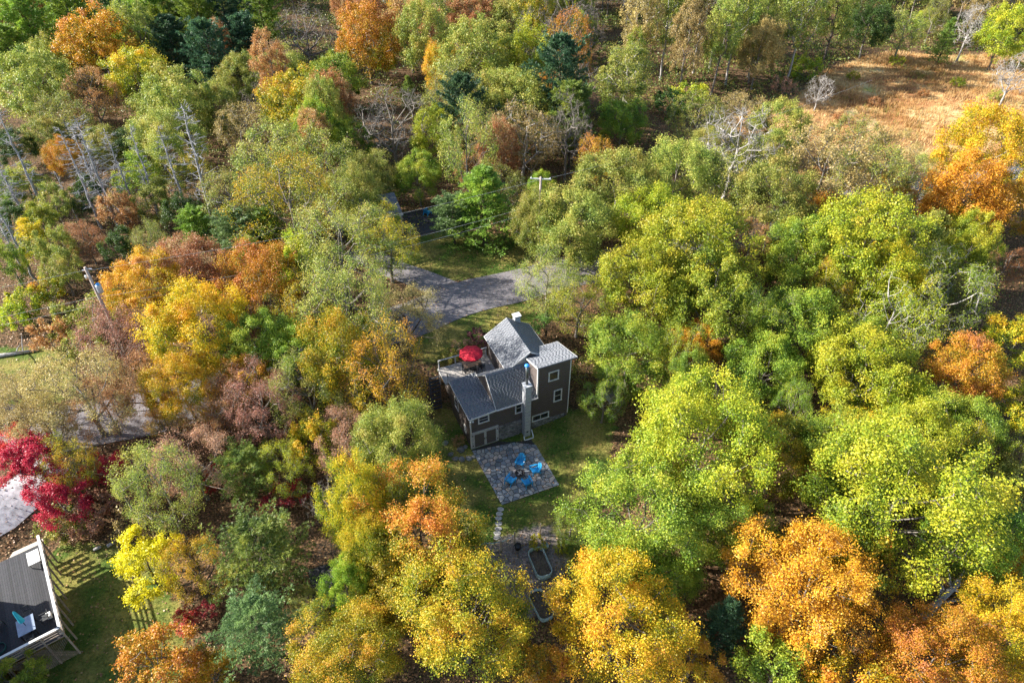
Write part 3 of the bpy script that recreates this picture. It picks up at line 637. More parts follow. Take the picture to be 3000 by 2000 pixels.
def metal_chair(loc, rz, label):
    t = thing('patio_chair', label, 'chair', loc, rz); MB().box(-.23, .23, -.22, .22, .42, .46).build('seat', MBLACK, t)
    for i in range(5): MB().bar((-.18 + i * .09, .22, .46), (-.18 + i * .09, .3, .9), .025, .02).build('back_bar', MBLACK, t)
    MB().bar((-.23, .3, .9), (.23, .3, .9), .03, .03).build('back_rail', MBLACK, t)
    for x in (-.21, .21):
        MB().bar((x, -.2, 0), (x, -.2, .64), .03, .03).build('leg', MBLACK, t); MB().bar((x, .28, 0), (x, .2, .46), .03, .03).build('leg', MBLACK, t); MB().bar((x, -.22, .65), (x, .24, .65), .04, .025).build('arm', MBLACK, t)
    return t
metal_chair(hloc(1.75, 5.75, 3.49), PSI - 1.3, 'black metal patio chair at the table end by the deck corner')
metal_chair(hloc(2.5, 5.62, 3.49), PSI + PI, 'black metal patio chair at the table side facing the low roof')
metal_chair(hloc(3.35, 5.72, 3.49), PSI + 2.3, 'black metal patio chair at the table end by the house wall')
o = MB().lathe([(0, 0), (.13, .02), (.17, .15), (.12, .3), (.1, .32), (.14, .42), (.1, .54), (0, .58)], 14).build('lantern', MWHITE, None, hloc(3.3, 6.35, 4.225)); tag(o, 'small white rounded lantern on the table under the red umbrella', 'lantern')
for f in o.data.polygons: f.use_smooth = True

# ------------------------------------------------------------------ garden below the patio
def sp(u, v): return at(u / K, v / K)[0]
gf_ = thing('garden_fence', 'rustic post and rail fence with wire at the end of the stepping stones', 'fence', sp(1467, 1612))
b0 = Vector(sp(1467, 1612)); fp = [Vector(sp(*q)) - b0 for q in ((1380, 1632), (1423, 1615), (1467, 1612), (1507, 1592))]
for i, p in enumerate(fp): MB().tube([p, p + Vector((.02, .02, 1.25 if i < 3 else 1.45))], [.07, .06], 7).build('post', MWOOD, gf_)
for i in range(3):
    a, b = fp[i], fp[i + 1]
    for z, sag in ((1.12, .06), (.2, .02)):
        MB().tube([a + Vector((0, 0, z)), (a + b) / 2 + Vector((0, 0, z - sag)), b + Vector((0, 0, z + .05))], .035, 6).build('rail', MTANK if z > 1 else MWOOD, gf_)
    for k in range(1, 7):
        p = a + (b - a) * k / 7; MB().tube([p + Vector((0, 0, .2)), p + Vector((0, 0, 1.1))], .006, 4).build('wire', MBLACK, gf_)
o = MB().tube([(0, 0, 0), (.02, 0, 1.5)], [.06, .05], 7).build('wooden_post', MWOOD, None, sp(1582, 1566)); tag(o, 'lone weathered wooden post in the shrubs beyond the garden fence', 'post')
def stock_tank(loc, rz, lx, ly, label, h=.6):
    t = thing('planter_tank', label, 'planter', loc, rz); n = 28; ring = []
    r = min(lx, ly) / 2
    for k in range(n):
        a = 2 * PI * k / n; c, s_ = math.cos(a), math.sin(a); rr = r * .75
        ring.append(((lx / 2 - rr) * (1 if c > 0 else -1) + rr * c, (ly / 2 - rr) * (1 if s_ > 0 else -1) + rr * s_))
    def lev(f, z): return [(x * f, y * f, z) for x, y in ring]
    V = lev(1, 0) + lev(1.03, h) + lev(.97, h) + lev(.95, .1); F = [(j * n + k, j * n + (k + 1) % n, (j + 1) * n + (k + 1) % n, (j + 1) * n + k) for j in range(3) for k in range(n)]
    MB().add(V, F).build('tank_wall', MTANK, t, smooth=True)
    MB().tube([(x * 1.02, y * 1.02, h) for x, y in ring + ring[:2]], .03, 6, False).build('rim', MTANK, t, smooth=True)
    MB().add([(x * .97, y * .97, .3 + .05 * math.sin(i * 2.3)) for i, (x, y) in enumerate(ring)] + [(0, 0, .36)], [(k, (k + 1) % n, n) for k in range(n)]).build('soil', MSOIL, t)
    return t
pt = [atz(u / K, v / K, .6) for u, v in ((1551, 1612), (1585, 1609), (1614, 1667), (1580, 1690))]
c = sum(pt) / 4; dv = (pt[2] + pt[3]) / 2 - (pt[0] + pt[1]) / 2
stock_tank((c[0], c[1], float(terr(c[0], c[1]))), math.atan2(dv[1], dv[0]), 2.45, 1.2, 'oval green metal planter tank with bare soil in the garden')
p1_, p2_ = atz(1551 / K, 1742 / K, .5), atz(1584 / K, 1808 / K, .5); dv = p2_ - p1_; c = (p1_ + p2_) / 2 + np.array([-dv[1], dv[0], 0]) / np.linalg.norm(dv) * .5
stock_tank((c[0], c[1], float(terr(c[0], c[1]))), math.atan2(dv[1], dv[0]), 2.3, 1.1, 'metal planter tank with a pale rim half hidden under yellow maples', .5)
for (u, v, r_, h_, m_, lb) in ((1596, 1606, .27, .4, MTANK, 'round green pot beside the oval planter tank'), (1517, 1606, .26, .42, MBLACK, 'black plant pot at the end of the garden fence')):
    o = MB().lathe([(0, 0), (r_ * .8, 0), (r_, h_), (r_ * 1.06, h_), (r_ * 1.06, h_ - .03), (r_ * .9, h_ - .05), (r_ * .85, h_ - .12), (0, h_ - .1)], 16).build('plant_pot', m_, None, sp(u, v), smooth=True); tag(o, lb, 'pot')
# stones edging by the house corner
for i, (zx, zy, r_) in enumerate(((470, 320, .28), (530, 370, .3), (600, 375, .32), (680, 365, .3), (735, 345, .22), (640, 230, .24), (590, 265, .4), (410, 190, .3))):
    p, _ = at((1200 + zx / 3.92) / K, (1250 + zy / 3.92) / K); V = []; n = 7
    rock = MB(); prof = [(1.0, -.1), (1.05, .25), (.7, .55), (0, .62)]
    rock.lathe([(q * r_, z * r_) for q, z in prof], 7)
    rock.v = [(x * random.uniform(.85, 1.2), y * random.uniform(.7, 1.0), z) for x, y, z in rock.v]
    o = rock.build('garden_rock', MSTONE, None, p, random.random() * 3); tag(o, 'pale rounded rock in the grass beside the patio corner', 'rock', 'rocks edging the lawn by the patio')
# utility bin right of the tower
p = sp(1794, 1165); bn = thing('storage_bin', 'grey wooden storage bin with a sloping lid among shrubs beyond the tower', 'bin', p, .55)
MB().box(-.62, .62, -.4, .4, 0, .8).build('body', MTRIM2, bn); MB().add([(-.68, -.46, .8), (.68, -.46, .8), (.68, .46, .95), (-.68, .46, .95), (-.68, -.46, .86), (.68, -.46, .86), (.68, .46, 1.01), (-.68, .46, 1.01)], [(0, 3, 2, 1), (4, 5, 6, 7), (0, 1, 5, 4), (1, 2, 6, 5), (2, 3, 7, 6), (3, 0, 4, 7)]).build('lid', MMORTAR, bn)
MB().box(-.04, .04, -.43, -.4, .6, .72).build('latch', MBLACK, bn)
# small shed under the maples
p = sp(985, 1735); sh = thing('garden_shed', 'low shed with dark flat roof in the shade under the maples', 'shed', p, .35)
MB().box(-1.3, 1.3, -1.0, 1.0, 0, 1.9).build('wall', MWOOD, sh); rf = MB().box(-1.5, 1.5, -1.2, 1.2, 1.9, 2.0).build('roof', MDECKD, sh); MB().bar((-1.52, -1.22, 1.95), (1.52, -1.22, 1.95), .03, .14).build('fascia', MWOOD, rf)
MB().box(-.4, .4, -1.03, -1.0, .05, 1.75).build('door', MWOODL, sh)

# ------------------------------------------------------------------ neighbour's raised deck, lower left
c0, c1, c2_ = atz(85, 1229, 3.5), atz(134, 1440, 3.5), atz(31, 1484, 3.5)
ex = (c0 - c1); Ld = np.linalg.norm(ex); ex = ex / Ld; ang = math.atan2(ex[1], ex[0])
# local frame: +x along the right-hand rail away from the camera, +y to the left (towards the house)
nd = thing('raised_deck', 'neighbour\'s raised dark wooden deck with white-capped railing', 'deck', (c1[0], c1[1], 0), ang)
W, ZF = 5.2, 2.55
MB().box(0, Ld, 0, W, ZF - .18, ZF - .03).build('deck_frame', MWOOD, nd)
y = 0.0
while y < W: MB().box(-.03, Ld + .03, y, y + .132, ZF - .027, ZF).build('deck_board', MDECKD, nd); y += .14
for a, b in (((0, 0), (Ld, 0)), ((0, 0), (0, 3.4))):
    L = math.hypot(b[0] - a[0], b[1] - a[1]); k = int(L / 1.4) + 1
    ins_ = .04
    MB().bar((a[0] - ins_, a[1] - ins_, ZF + .95), (b[0] - ins_, b[1] - ins_, ZF + .95), .17, .045).build('rail_cap', MTRIM, nd)
    for z in (.22, .45, .68): MB().bar((a[0], a[1], ZF + z), (b[0], b[1], ZF + z), .03, .1).build('rail', MWOOD, nd)
    for i in range(k + 1):
        t = i / k; x_, y_ = a[0] + (b[0] - a[0]) * t, a[1] + (b[1] - a[1]) * t
        if i == 0 and a == (0, 0) and b[1] > 0: continue
        MB().box(x_ - .05, x_ + .05, y_ - .05, y_ + .05, 0, ZF + .925).build('post', MWOOD, nd)
for i in range(26): MB().bar((-.06, i * .13 - .2, .1), (-.06, i * .13 + 1.5, 2.3), .015, .035, (1, 0, 0)).build('lattice_slat', MWOOD, nd) if i * .13 + 1.5 < 3.6 else None
for i in range(26): MB().bar((-.08, i * .13 + 1.5, .1), (-.08, i * .13 - .2, 2.3), .015, .035, (1, 0, 0)).build('lattice_slat', MWOOD, nd) if i * .13 + 1.5 < 3.6 else None
for i in range(5): MB().box(Ld + .1 + i * .28, Ld + .38 + i * .28, .2, 2.2, ZF - .3 - i * .2, ZF - .26 - i * .2).build('stair_tread', MWOODL, nd)
def nloc(x, y, z): p = Vector((x, y, z)); p.rotate(nd.rotation_euler); return p + Vector((c1[0], c1[1], 0))
t = thing('patio_table', 'square blue-grey table with a closed teal umbrella on the neighbour\'s deck', 'table', nloc(1.6, 1.75, ZF), ang)
MB().box(-.65, .65, -.5, .5, .7, .74).build('tabletop', MTABLEB, t)
for x in (-.55, .55):
    for y in (-.42, .42): MB().box(x - .03, x + .03, y - .03, y + .03, 0, .7).build('leg', MBLACK, t)
t = thing('closed_umbrella', 'closed teal umbrella standing through the neighbour\'s blue-grey table', 'umbrella', nloc(1.6, 1.75, ZF), ang)
MB().tube([(0, 0, 0), (0, 0, 2.5)], .022, 8).build('pole', MBLACK, t); MB().lathe([(.03, 2.5), (.09, 2.3), (.12, 1.9), (.15, 1.5), (.17, 1.25), (.1, 1.24)], 10).build('folded_canopy', MTEAL, t); MB().lathe([(0, 0), (.26, 0), (.26, .05), (.06, .1), (0, .1)], 12).build('base', MBLACK, t)
for i, (x, y, r_, lb) in enumerate(((.55, 1.7, PI / 2, 'near rail side'), (2.7, 1.6, -PI / 2, 'stair side'), (1.7, .75, PI, 'long rail side'))):
    metal_chair(nloc(x, y, ZF), ang + r_, 'black metal chair at the blue-grey table on its ' + lb)
for i, (x, y, r_, lb) in enumerate(((2.2, 3.9, .4, 'by the house wall'), (3.1, 4.1, -.5, 'at the stair end'), (3.0, 3.3, .9, 'beside the garden hose'))):
    metal_chair(nloc(x, y, ZF), ang + r_, 'black metal lounge chair on the neighbour\'s deck ' + lb)
t = thing('slatted_bench', 'white slatted bench standing against the neighbour\'s deck railing', 'bench', nloc(Ld - 1.35, .62, ZF), ang)
for i in range(7): MB().box(-.62, .62, -.36 + i * .11, -.27 + i * .11, .44, .47).build('seat_slat', MTRIM, t)
for x in (-.55, .5):
    for y in (-.3, .3): MB().box(x, x + .06, y, y + .06, 0, .44).build('leg', MWOODL, t)
o = MB().box(-.2, .2, -.14, .14, 0, .3).build('white_box', MWHITE, None, nloc(1.95, .55, ZF), ang, bevel=.02); tag(o, 'small white box near the railing of the neighbour\'s deck', 'box')
o = MB()
for k in range(4): o.tube([(.42 * math.cos(a), .42 * math.sin(a), .02 + k * .035) for a in np.linspace(0, 2 * PI, 21)], .022, 6, False)
o = o.build('garden_hose', noise_mat("green_hose", (.01, .05, .04), (.02, .09, .07), 4, .5, 0), None, nloc(1.4, 3.6, ZF)); tag(o, 'coiled dark green garden hose on the neighbour\'s deck', 'hose')
# corner of the neighbour's house
nh = thing('neighbour_house', 'corner of the neighbour\'s brown house beside the raised deck', 'house', nloc(-.9, 4.45, 0), ang)
MB().box(-4.5, 1.6, 0, 5, 0, 5.2).build('wall', MSID, nh); MB().prism([(-.35, 5.2), (-.35, 5.28), (2.5, 6.9), (5.35, 5.28), (5.35, 5.2)], -4.7, 1.8, 'x').build('roof', MSHINGLE, nh)
wd = MB().box(-.9, .7, -.05, .0, 2.9, 4.5).build('window', MTRIM, nh); MB().box(-.78, .58, -.06, -.051, 3.02, 4.38).build('pane', MGLASS, wd)
for i in range(3):
    MB().box(1.61, 1.66, .6, 1.6, .3, 2.2).build('door', MTRIM2, nh) if i == 0 else None
MB().box(1.603, Ld - .3, 1.0, 6, 0, 6.0).build('shade_wing', MSID, nh); MB().box(1.3, Ld, .7, 6.3, 6.0, 6.15).build('roof', MSHINGLE, nh)  # unseen extension and its roof, added to cast shade over the raised deck
# cedar rail fence under the red maples
p0 = Vector(at(178, 1085)[0]); cf = thing('cedar_fence', 'pale rail fence with a cedar panel under the crimson maple', 'fence', p0)
p1f = Vector(at(285, 1100)[0]) - p0
for k in range(4):
    q = p1f * k / 3; MB().box(q.x - .05, q.x + .05, q.y - .05, q.y + .05, -.1, 1.35).build('post', MWOODL, cf)
for z in (.35, .7, 1.05, 1.3): MB().bar((0, -.07, z), p1f + Vector((0, -.07, z)), .04, .09).build('rail', MWOODL, cf)
for k in range(6): q = p1f * (k + .5) / 19; MB().bar(q + Vector((0, .08, .05)), q + Vector((0, .08, 1.25)), .13, .02, (0, 1, 0)).build('plank', MCEDAR, cf)

# ------------------------------------------------------------------ cabin across the road
cb = thing('cabin', 'far cabin with a shaded grey porch roof behind the sparse yellow tree', 'cabin', at(905, 540)[0], PSI - .05)
MB().box(-6.5, -1.8, .3, 3.4, 0, 2.7).build('wall', MSID, cb)
for x in (-6, -3.4): o = MB().box(x, x + .9, .22, .3, 1.1, 2.2).build('window', MTRIM, cb); MB().box(x + .1, x + .8, .2, .219, 1.2, 2.1).build('pane', MGLASS, o)
MB().add([(-7, -.4, 2.7), (1.3, -.4, 2.7), (1.3, 3.8, 3.5), (-7, 3.8, 3.5), (-7, -.4, 2.85), (1.3, -.4, 2.85), (1.3, 3.8, 3.65), (-7, 3.8, 3.65)], [(0, 3, 2, 1), (4, 5, 6, 7), (0, 1, 5, 4), (1, 2, 6, 5), (2, 3, 7, 6), (3, 0, 4, 7)]).build('roof', MSHINGLE, cb)
me = cb.children[-1].data; aa = me.color_attributes.new('leaf', 'FLOAT_COLOR', 'POINT'); aa.data.foreach_set('color', [.5, .5, .5, 1] * len(me.vertices))
MB().bar((-7, -.43, 2.78), (1.32, -.43, 2.78), .03, .2).build('fascia', MTRIM, cb)
for x in (-1.5, 1.1): MB().box(x - .08, x + .08, -.2, -.04, 0, 2.75).build('porch_post', MTRIM2, cb)
MB().box(-1.6, 6.8, -1.2, 4.6, -.1, .14).build('terrace', MDECKD, cb); MB().box(-1.6, 6.8, -1.25, -1.2, -.6, .12).build('terrace_edge', MWOOD, cb)
gr = thing('barbecue_grill', 'black kettle barbecue under the porch of the far cabin', 'grill', at(905, 532, .14)[0])
MB().lathe([(0, .55), (.25, .6), (.34, .75), (.36, .85), (.3, 1.0), (.12, 1.08), (0, 1.1)], 14).build('bowl', MBLACK, gr, smooth=True)
for k in range(3): a = 2.1 * k; MB().bar((.15 * math.cos(a), .15 * math.sin(a), .6), (.3 * math.cos(a), .3 * math.sin(a), 0), .03, .03).build('leg', MBLACK, gr)

# ------------------------------------------------------------------ utility poles and cables
def pole(top_px, label, ht=10.5, arm=False):
    p = np.array([0, 0, 0.]); z = 2.6 + ht
    q = atz(*top_px, z); z = float(terr(q[0], q[1])) + ht; q = atz(*top_px, z); b = (q[0], q[1], z - ht)
    t = thing('utility_pole', label, 'utility pole', b); MB().tube([(0, 0, -.1), (0, 0, ht)], [.17, .115], 12).build('pole', MPOLE, t, smooth=True)
    return t, Vector((q[0], q[1], z - ht))
P1, b1 = pole((195, 614), 'wooden utility pole carrying a grey transformer among orange trees')
tf = MB().lathe([(0, 0), (.22, .02), (.24, .1), (.24, .75), (.2, .82), (0, .85)], 14, (.42, -.05, 7.9)).build('transformer', MGREYM, P1, smooth=True)
MB().lathe([(0, .16), (.14, .1), (.17, 0)], 12, (.42, -.05, 8.74)).build('transformer_lid', MBLUECAP, tf); MB().bar((.1, -.02, 8.3), (.24, -.02, 8.3), .08, .3).build('bracket', MGREYM, tf)
for x, z in ((-.35, 10.2), (.55, 10.35)): MB().tube([(x * .3, 0, z), (x, 0, z)], .04, 8).build('insulator', MGREYM, P1)
MB().lathe([(0, 0), (.08, 0), (.1, .25), (0, .3)], 8, (-.3, 0, 9.4)).build('cutout_fuse', MWHITE, P1)
P2, b2 = pole((1242, 407), 'wooden utility pole with a crossarm rising from trees beyond the road')
MB().bar((-1.1, .1, 10.3), (1.1, -.1, 10.3), .09, .11).build('crossarm', MTRIM, P2)
for x in (-1, 0, 1): MB().lathe([(0, 0), (.05, 0), (.04, .12), (0, .15)], 8, (x, -.1 * x, 10.36)).build('insulator', MWHITE, P2)
def cable(a, b, sag, label, r=.011, n=24):
    pts = [a + (b - a) * (i / n) - Vector((0, 0, sag * 4 * (i / n) * (1 - i / n))) for i in range(n + 1)]
    o = MB().tube([p - a for p in pts], r, 5).build('power_cable', MWIRE, None, a); tag(o, label, 'cable', 'overhead cables along the road')
P0 = Vector((-75, 38, 2.6)); P3 = Vector((50, 96, 2.6))
for h, w1, w2, lab in ((10.2, -.3, 0, 'top'), (7.4, 0, .1, 'middle'), (6.6, 0, 0, 'bottom')):
    cable(b1 + Vector((.2, 0, h)), b2 + Vector((-.1, 0, h)), .7 if h > 9 else 1.0, lab + ' overhead cable strung between the transformer pole and the crossarm pole')
    cable(P0 + Vector((0, 0, h)), b1 + Vector((-.15, 0, h)), .9, lab + ' overhead cable running from the transformer pole towards the fallen birch log')
cable(b2 + Vector((.1, 0, 10.2)), P3 + Vector((0, 0, 10.2)), .9, 'overhead cable leading from the crossarm pole towards the meadow')

# ------------------------------------------------------------------ fallen logs, car
def log(px, ra, rb, label, m=MLOG, twigs=0, lift=.15):
    pts = [Vector(at(u, v, lift)[0]) for u, v in px]; b = pts[0]; t = thing('fallen_log', label, 'log', b)
    P = [p - b for p in pts]; n = len(P); MB().tube(P, list(np.linspace(ra, rb, n)), 9).build('stem', m, t, smooth=True)
    for k in range(twigs):
        i = random.randrange(1, n); q = P[i].lerp(P[i - 1], random.random()); d = Vector((random.uniform(-1, 1), random.uniform(-1, 1), random.uniform(.2, 1))).normalized(); L = random.uniform(1, 3)
        MB().tube([q, q + d * L * .5, q + d * L + Vector((0, 0, -.2))], [rb * .6, rb * .4, .015], 5).build('branch', m, t)
log([(-40, 822), (30, 812), (90, 803)], .22, .12, 'fallen pale birch log at the edge of the shady lawn', twigs=4)
log([(246, 1254), (262, 1245)], .14, .13, 'short cut log lying under the pinkish shrubs'); log([(215, 1262), (232, 1255)], .12, .12, 'thin cut log lying beside the deck lawn')
log([(2120, 1420), (2165, 1370), (2215, 1325), (2240, 1300)], .3, .16, 'large fallen tree with bare broken limbs beneath the green oaks', BARK['dead'], 14, .5)
log([(2480, 560), (2060, 480), (2110, 420)][1:], .28, .18, 'pale fallen trunk slanting below the olive trees beside the meadow', BARK['pale'], 5, .6)
log([(1690, 1165), (1725, 1160)], .14, .1, 'short grey log on the rust-coloured leaf litter', BARK['pale'], 1)
pc = at(-14, 968)[0]
car = thing('parked_car', 'dark blue parked car at the roadside behind the sparse pale tree', 'car', pc, PSI * .5)
MB().prism([(-2.2, .35), (-2.2, .8), (-1.5, .95), (-.9, 1.4), (.9, 1.45), (1.6, 1.0), (2.2, .9), (2.25, .4)], -.85, .85).build('body', MCAR, car, bevel=.05)
for sx in (-1.35, 1.35):
    for sy in (-.85, .85):
        wq = MB().tube([(sx, sy - .1, .33), (sx, sy + .1, .33)], .33, 16).build('wheel', MTYRE, car); MB().tube([(sx, sy - .11, .33), (sx, sy + .11, .33)], .19, 12).build('rim', MGREYM, wq)
for sy in (-.856, .856): MB().prism([(-1.2, .97), (-.85, 1.33), (.8, 1.37), (1.35, 1.0)], sy - .004, sy + .004).build('side_window', MGLASS, car)
for sy in (-.6, .6): MB().box(2.2, 2.27, sy - .15, sy + .15, .65, .8).build('headlight', MWHITE, car)

# ------------------------------------------------------------------ tree prototypes
def unit(v): return v / (np.linalg.norm(v, axis=-1, keepdims=True) + 1e-9)
def tubes(P0, P1, R0, R1):
    """frusta for all edges; sides by radius"""
    Vs, Fs, off = [], [], 0
    for lo, hi, n in ((0, .022, 3), (.022, .07, 4), (.07, 9, 7)):
        k = (R0 >= lo) & (R0 < hi); a, b, ra, rb = P0[k], P1[k], R0[k], R1[k]; m = len(a)
        if not m: continue
        d = unit(b - a); t = np.where(np.abs(d[:, 2:3]) > .9, [[1., 0, 0]], [[0, 0, 1.]]); x = unit(np.cross(d, t)); y = np.cross(d, x)
        an = 2 * PI * np.arange(n) / n; ring = x[:, None] * np.cos(an)[None, :, None] + y[:, None] * np.sin(an)[None, :, None]
        V = np.concatenate([a[:, None] + ring * ra[:, None, None], (b + d * rb[:, None] * .3)[:, None] + ring * rb[:, None, None]], 1).reshape(-1, 3)
        j = np.arange(n); q = np.stack([j, (j + 1) % n, n + (j + 1) % n, n + j], 1); F = (q[None] + (np.arange(m) * 2 * n)[:, None, None]).reshape(-1, 4) + off
        Vs.append(V); Fs.append(F); off += len(V)
    return np.concatenate(Vs), np.concatenate(Fs)
def leaves(C, nrm, ln, wd, a3, fold=.25, axis=None):
    """rhombic folded leaves: centre C, normal nrm, length ln, width wd"""
    n = len(C); r = unit(rng.normal(size=(n, 3))) if axis is None else axis; ax = unit(r - nrm * np.sum(r * nrm, 1, keepdims=True)); sd = np.cross(nrm, ax)
    l = (ln / 2)[:, None]; w = (wd / 2)[:, None]
    V = np.stack([C - ax * l, C + sd * w + nrm * w * fold, C + ax * l, C - sd * w + nrm * w * fold], 1).reshape(-1, 3)
    F = np.arange(4 * n).reshape(-1, 4); return V, F, np.repeat(a3, 4, 0)
class Skel:
    def __init__(s): s.p = [np.zeros(3)]; s.par = [-1]; s.tip = []
    def chain(s, i, pts):
        for q in pts: s.p.append(np.array(q, float)); s.par.append(i); i = len(s.p) - 1
        return i
    def radii(s, rt, rtrunk, ex=2.3):
        n = len(s.p); acc = np.zeros(n); kids = [0] * n
        for i in range(n - 1, 0, -1):
            if acc[i] == 0: acc[i] = rt ** ex
            acc[s.par[i]] += acc[i]
        r = acc ** (1 / ex); return r * 1.0 if rtrunk is None else np.where(r > rt * 2.5, rt * 2.5 + (r - rt * 2.5) * (rtrunk - rt * 2.5) / max(r[0] - rt * 2.5, 1e-6), r)
    def mesh(s, name, rt, rtrunk, m):
        r = s.radii(rt, rtrunk); P = np.array(s.p); pa = np.array(s.par[1:]); r0 = np.minimum(r[pa], r[1:] * 1.6); r1 = r[1:]
        leafend = np.ones(len(P), bool); leafend[pa] = False; r1 = np.where(leafend[1:], r1 * .4, r1)
        base = pa == 0; r0 = np.where(base, r1 * 1.5, r0)
        V, F = tubes(P[pa], P[1:], r0, r1); return npmesh(name, V, F, m, None, True)
def bez(a, c, b, k): t = np.linspace(0, 1, k + 1)[1:, None]; return (1 - t) ** 2 * a + 2 * t * (1 - t) * c + t * t * b
def deciduous(H, R, lobes, tips, nleaf, lsize, base=.28, rt=.012, trunk=.24, spread=.26, twigfan=0, plume=1.15, nm='x', gap=.12):
    sk = Skel(); zb = base * H; ch = H - zb
    k = max(4, int(H * .72 / .9)); w = np.cumsum(rng.normal(0, .1 * R / 5, (k, 2)), 0); sk.chain(0, [np.array([w[i, 0], w[i, 1], H * .74 * (i + 1) / k]) for i in range(k)]); trunk_idx = list(range(1, k + 1))
    # main limbs (scaffold) towards crown sectors
    scaf = list(trunk_idx)
    for i in range(max(5, lobes // 5)):
        a = 2 * PI * (i * .618 + rng.normal(0, .05)); f = rng.uniform(.25, .85); pr = math.sin(PI * min(1, f * .72 + .22)) ** .75; c = np.array([R * .55 * pr * math.cos(a), R * .55 * pr * math.sin(a), zb + ch * f])
        j = min(trunk_idx, key=lambda q: abs(sk.p[q][2] - max(c[2] - R * .55 * .9, zb * .8))); p = sk.p[j]; n_ = max(3, int(np.linalg.norm(c - p) / .7)); st = len(sk.p)
        sk.chain(j, bez(p, p + (c - p) * .5 + np.array([0, 0, -.1 * np.linalg.norm(c - p)]) + rng.normal(0, .12, 3), c, n_)); scaf += list(range(st, st + n_))
    big = rng.normal(0, 1, (5, 3)); big /= np.linalg.norm(big, axis=1)[:, None]
    L = []
    for i in range(lobes):
        f = (i + .5) / lobes; z = 1 - 1.75 * f; a = 2 * PI * (i * .618034 + rng.normal(0, .035)); q = math.sqrt(max(0, 1 - z * z)); d = np.array([q * math.cos(a), q * math.sin(a), z])
        bump = 1 + .16 * np.sum(np.maximum(0, big @ d) ** 4) - .10; inner = rng.random()
        rad = (.80 + .14 * rng.random()) * bump if inner > .2 else .5
        if rng.random() < gap: continue
        c = np.array([R * rad * d[0], R * rad * d[1], zb + ch * .5 + ch * .5 * (rad * d[2]) * .92]); L.append((c, R * spread * rng.uniform(.7, 1.35), d))
    order = sorted(range(len(L)), key=lambda i: np.linalg.norm(L[i][0] - [0, 0, zb + ch * .3])); allt = []
    for i in order:
        c, lr, dd0 = L[i]; P = np.array([sk.p[q] for q in scaf]); dist = np.linalg.norm(P - c, axis=1) + 1.2 * np.maximum(0, P[:, 2] - c[2] + .3); b = scaf[int(np.argmin(dist))]; p = sk.p[b]
        n_ = max(2, int(np.linalg.norm(c - p) / .6)); st = len(sk.p); sk.chain(b, bez(p, p + (c - p) * .5 + rng.normal(0, .1, 3) + [0, 0, -.05 * np.linalg.norm(c - p)], c, n_)); li = list(range(st + n_ // 2, st + n_)); scaf += li[-2:]
        nt = max(3, int(tips / lobes * rng.uniform(.7, 1.3))); cr = rng.random(); d = unit(rng.normal(size=(nt, 3)) + np.array([0, 0, .35]) + .75 * dd0); pts = c + d * (lr * rng.uniform(.5, 1.0, (nt, 1)) * [[1, 1, plume]])
        for q in pts[np.argsort(np.linalg.norm(pts - c, axis=1))]:
            P = np.array([sk.p[i] for i in li]); b = li[int(np.argmin(np.linalg.norm(P - q, axis=1) + .25 * np.maximum(0, P[:, 2] - q[2])))]; m_ = (sk.p[b] + q) / 2 + rng.normal(0, .07 * R / 5 + .02, 3); e = sk.chain(b, [m_, q]); li += [e - 1, e]
            for _ in range(twigfan):
                v = unit(q - sk.p[b]) + rng.normal(0, .5, 3) + [0, 0, .3]; ln_ = rng.uniform(.07, .18) * R; s1 = sk.chain(e if rng.random() < .6 else e - 1, [sk.p[e] + unit(v) * ln_ * .5]); sk.chain(s1, [sk.p[s1] + unit(v + rng.normal(0, .35, 3)) * ln_ * .5])
            allt.append((q, m_, c, cr, lr))
    tm = sk.mesh('trunk_' + nm, rt, trunk, BARK['grey'])
    if not nleaf: return tm, None
    T = len(allt); k = max(1, nleaf // T); rep = lambda j: np.repeat(np.array([t[j] for t in allt]), k, 0)
    Q, Mi, Cc, lr_ = rep(0), rep(1), rep(2), rep(4); cr = np.repeat(np.array([t[3] for t in allt]) * .65 + rng.random(T) * .35, k)
    n = len(Q); f = rng.random((n, 1)) ** .5; C = Q * f + Mi * (1 - f) + rng.normal(0, 1, (n, 3)) * (lr_ * .2 + .03 * R / 5)[:, None]
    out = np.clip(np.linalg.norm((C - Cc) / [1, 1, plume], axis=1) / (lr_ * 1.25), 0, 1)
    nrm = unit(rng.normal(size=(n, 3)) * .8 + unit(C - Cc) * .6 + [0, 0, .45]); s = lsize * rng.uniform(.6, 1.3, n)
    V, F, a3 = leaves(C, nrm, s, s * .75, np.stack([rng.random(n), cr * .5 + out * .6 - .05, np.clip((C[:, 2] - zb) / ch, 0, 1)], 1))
    return tm, npmesh('crown_' + nm, V, F, PAL['green'], a3)
def needle_tufts(P, D, k, ln, wd, cr, zrel):
    n = len(P); Q = np.repeat(P, k, 0); d = unit(np.repeat(D, k, 0) * .9 + rng.normal(size=(n * k, 3)) * .75 + [0, 0, .15]); L = ln * rng.uniform(.7, 1.2, n * k)
    nr = unit(rng.normal(size=(n * k, 3)) + [0, 0, .6]); nr = unit(nr - d * np.sum(nr * d, 1, keepdims=True))
    return leaves(Q + d * L[:, None] * .5, nr, L, np.full(n * k, wd), np.stack([rng.random(n * k), np.repeat(cr, k), np.repeat(zrel, k)], 1), .1, d)
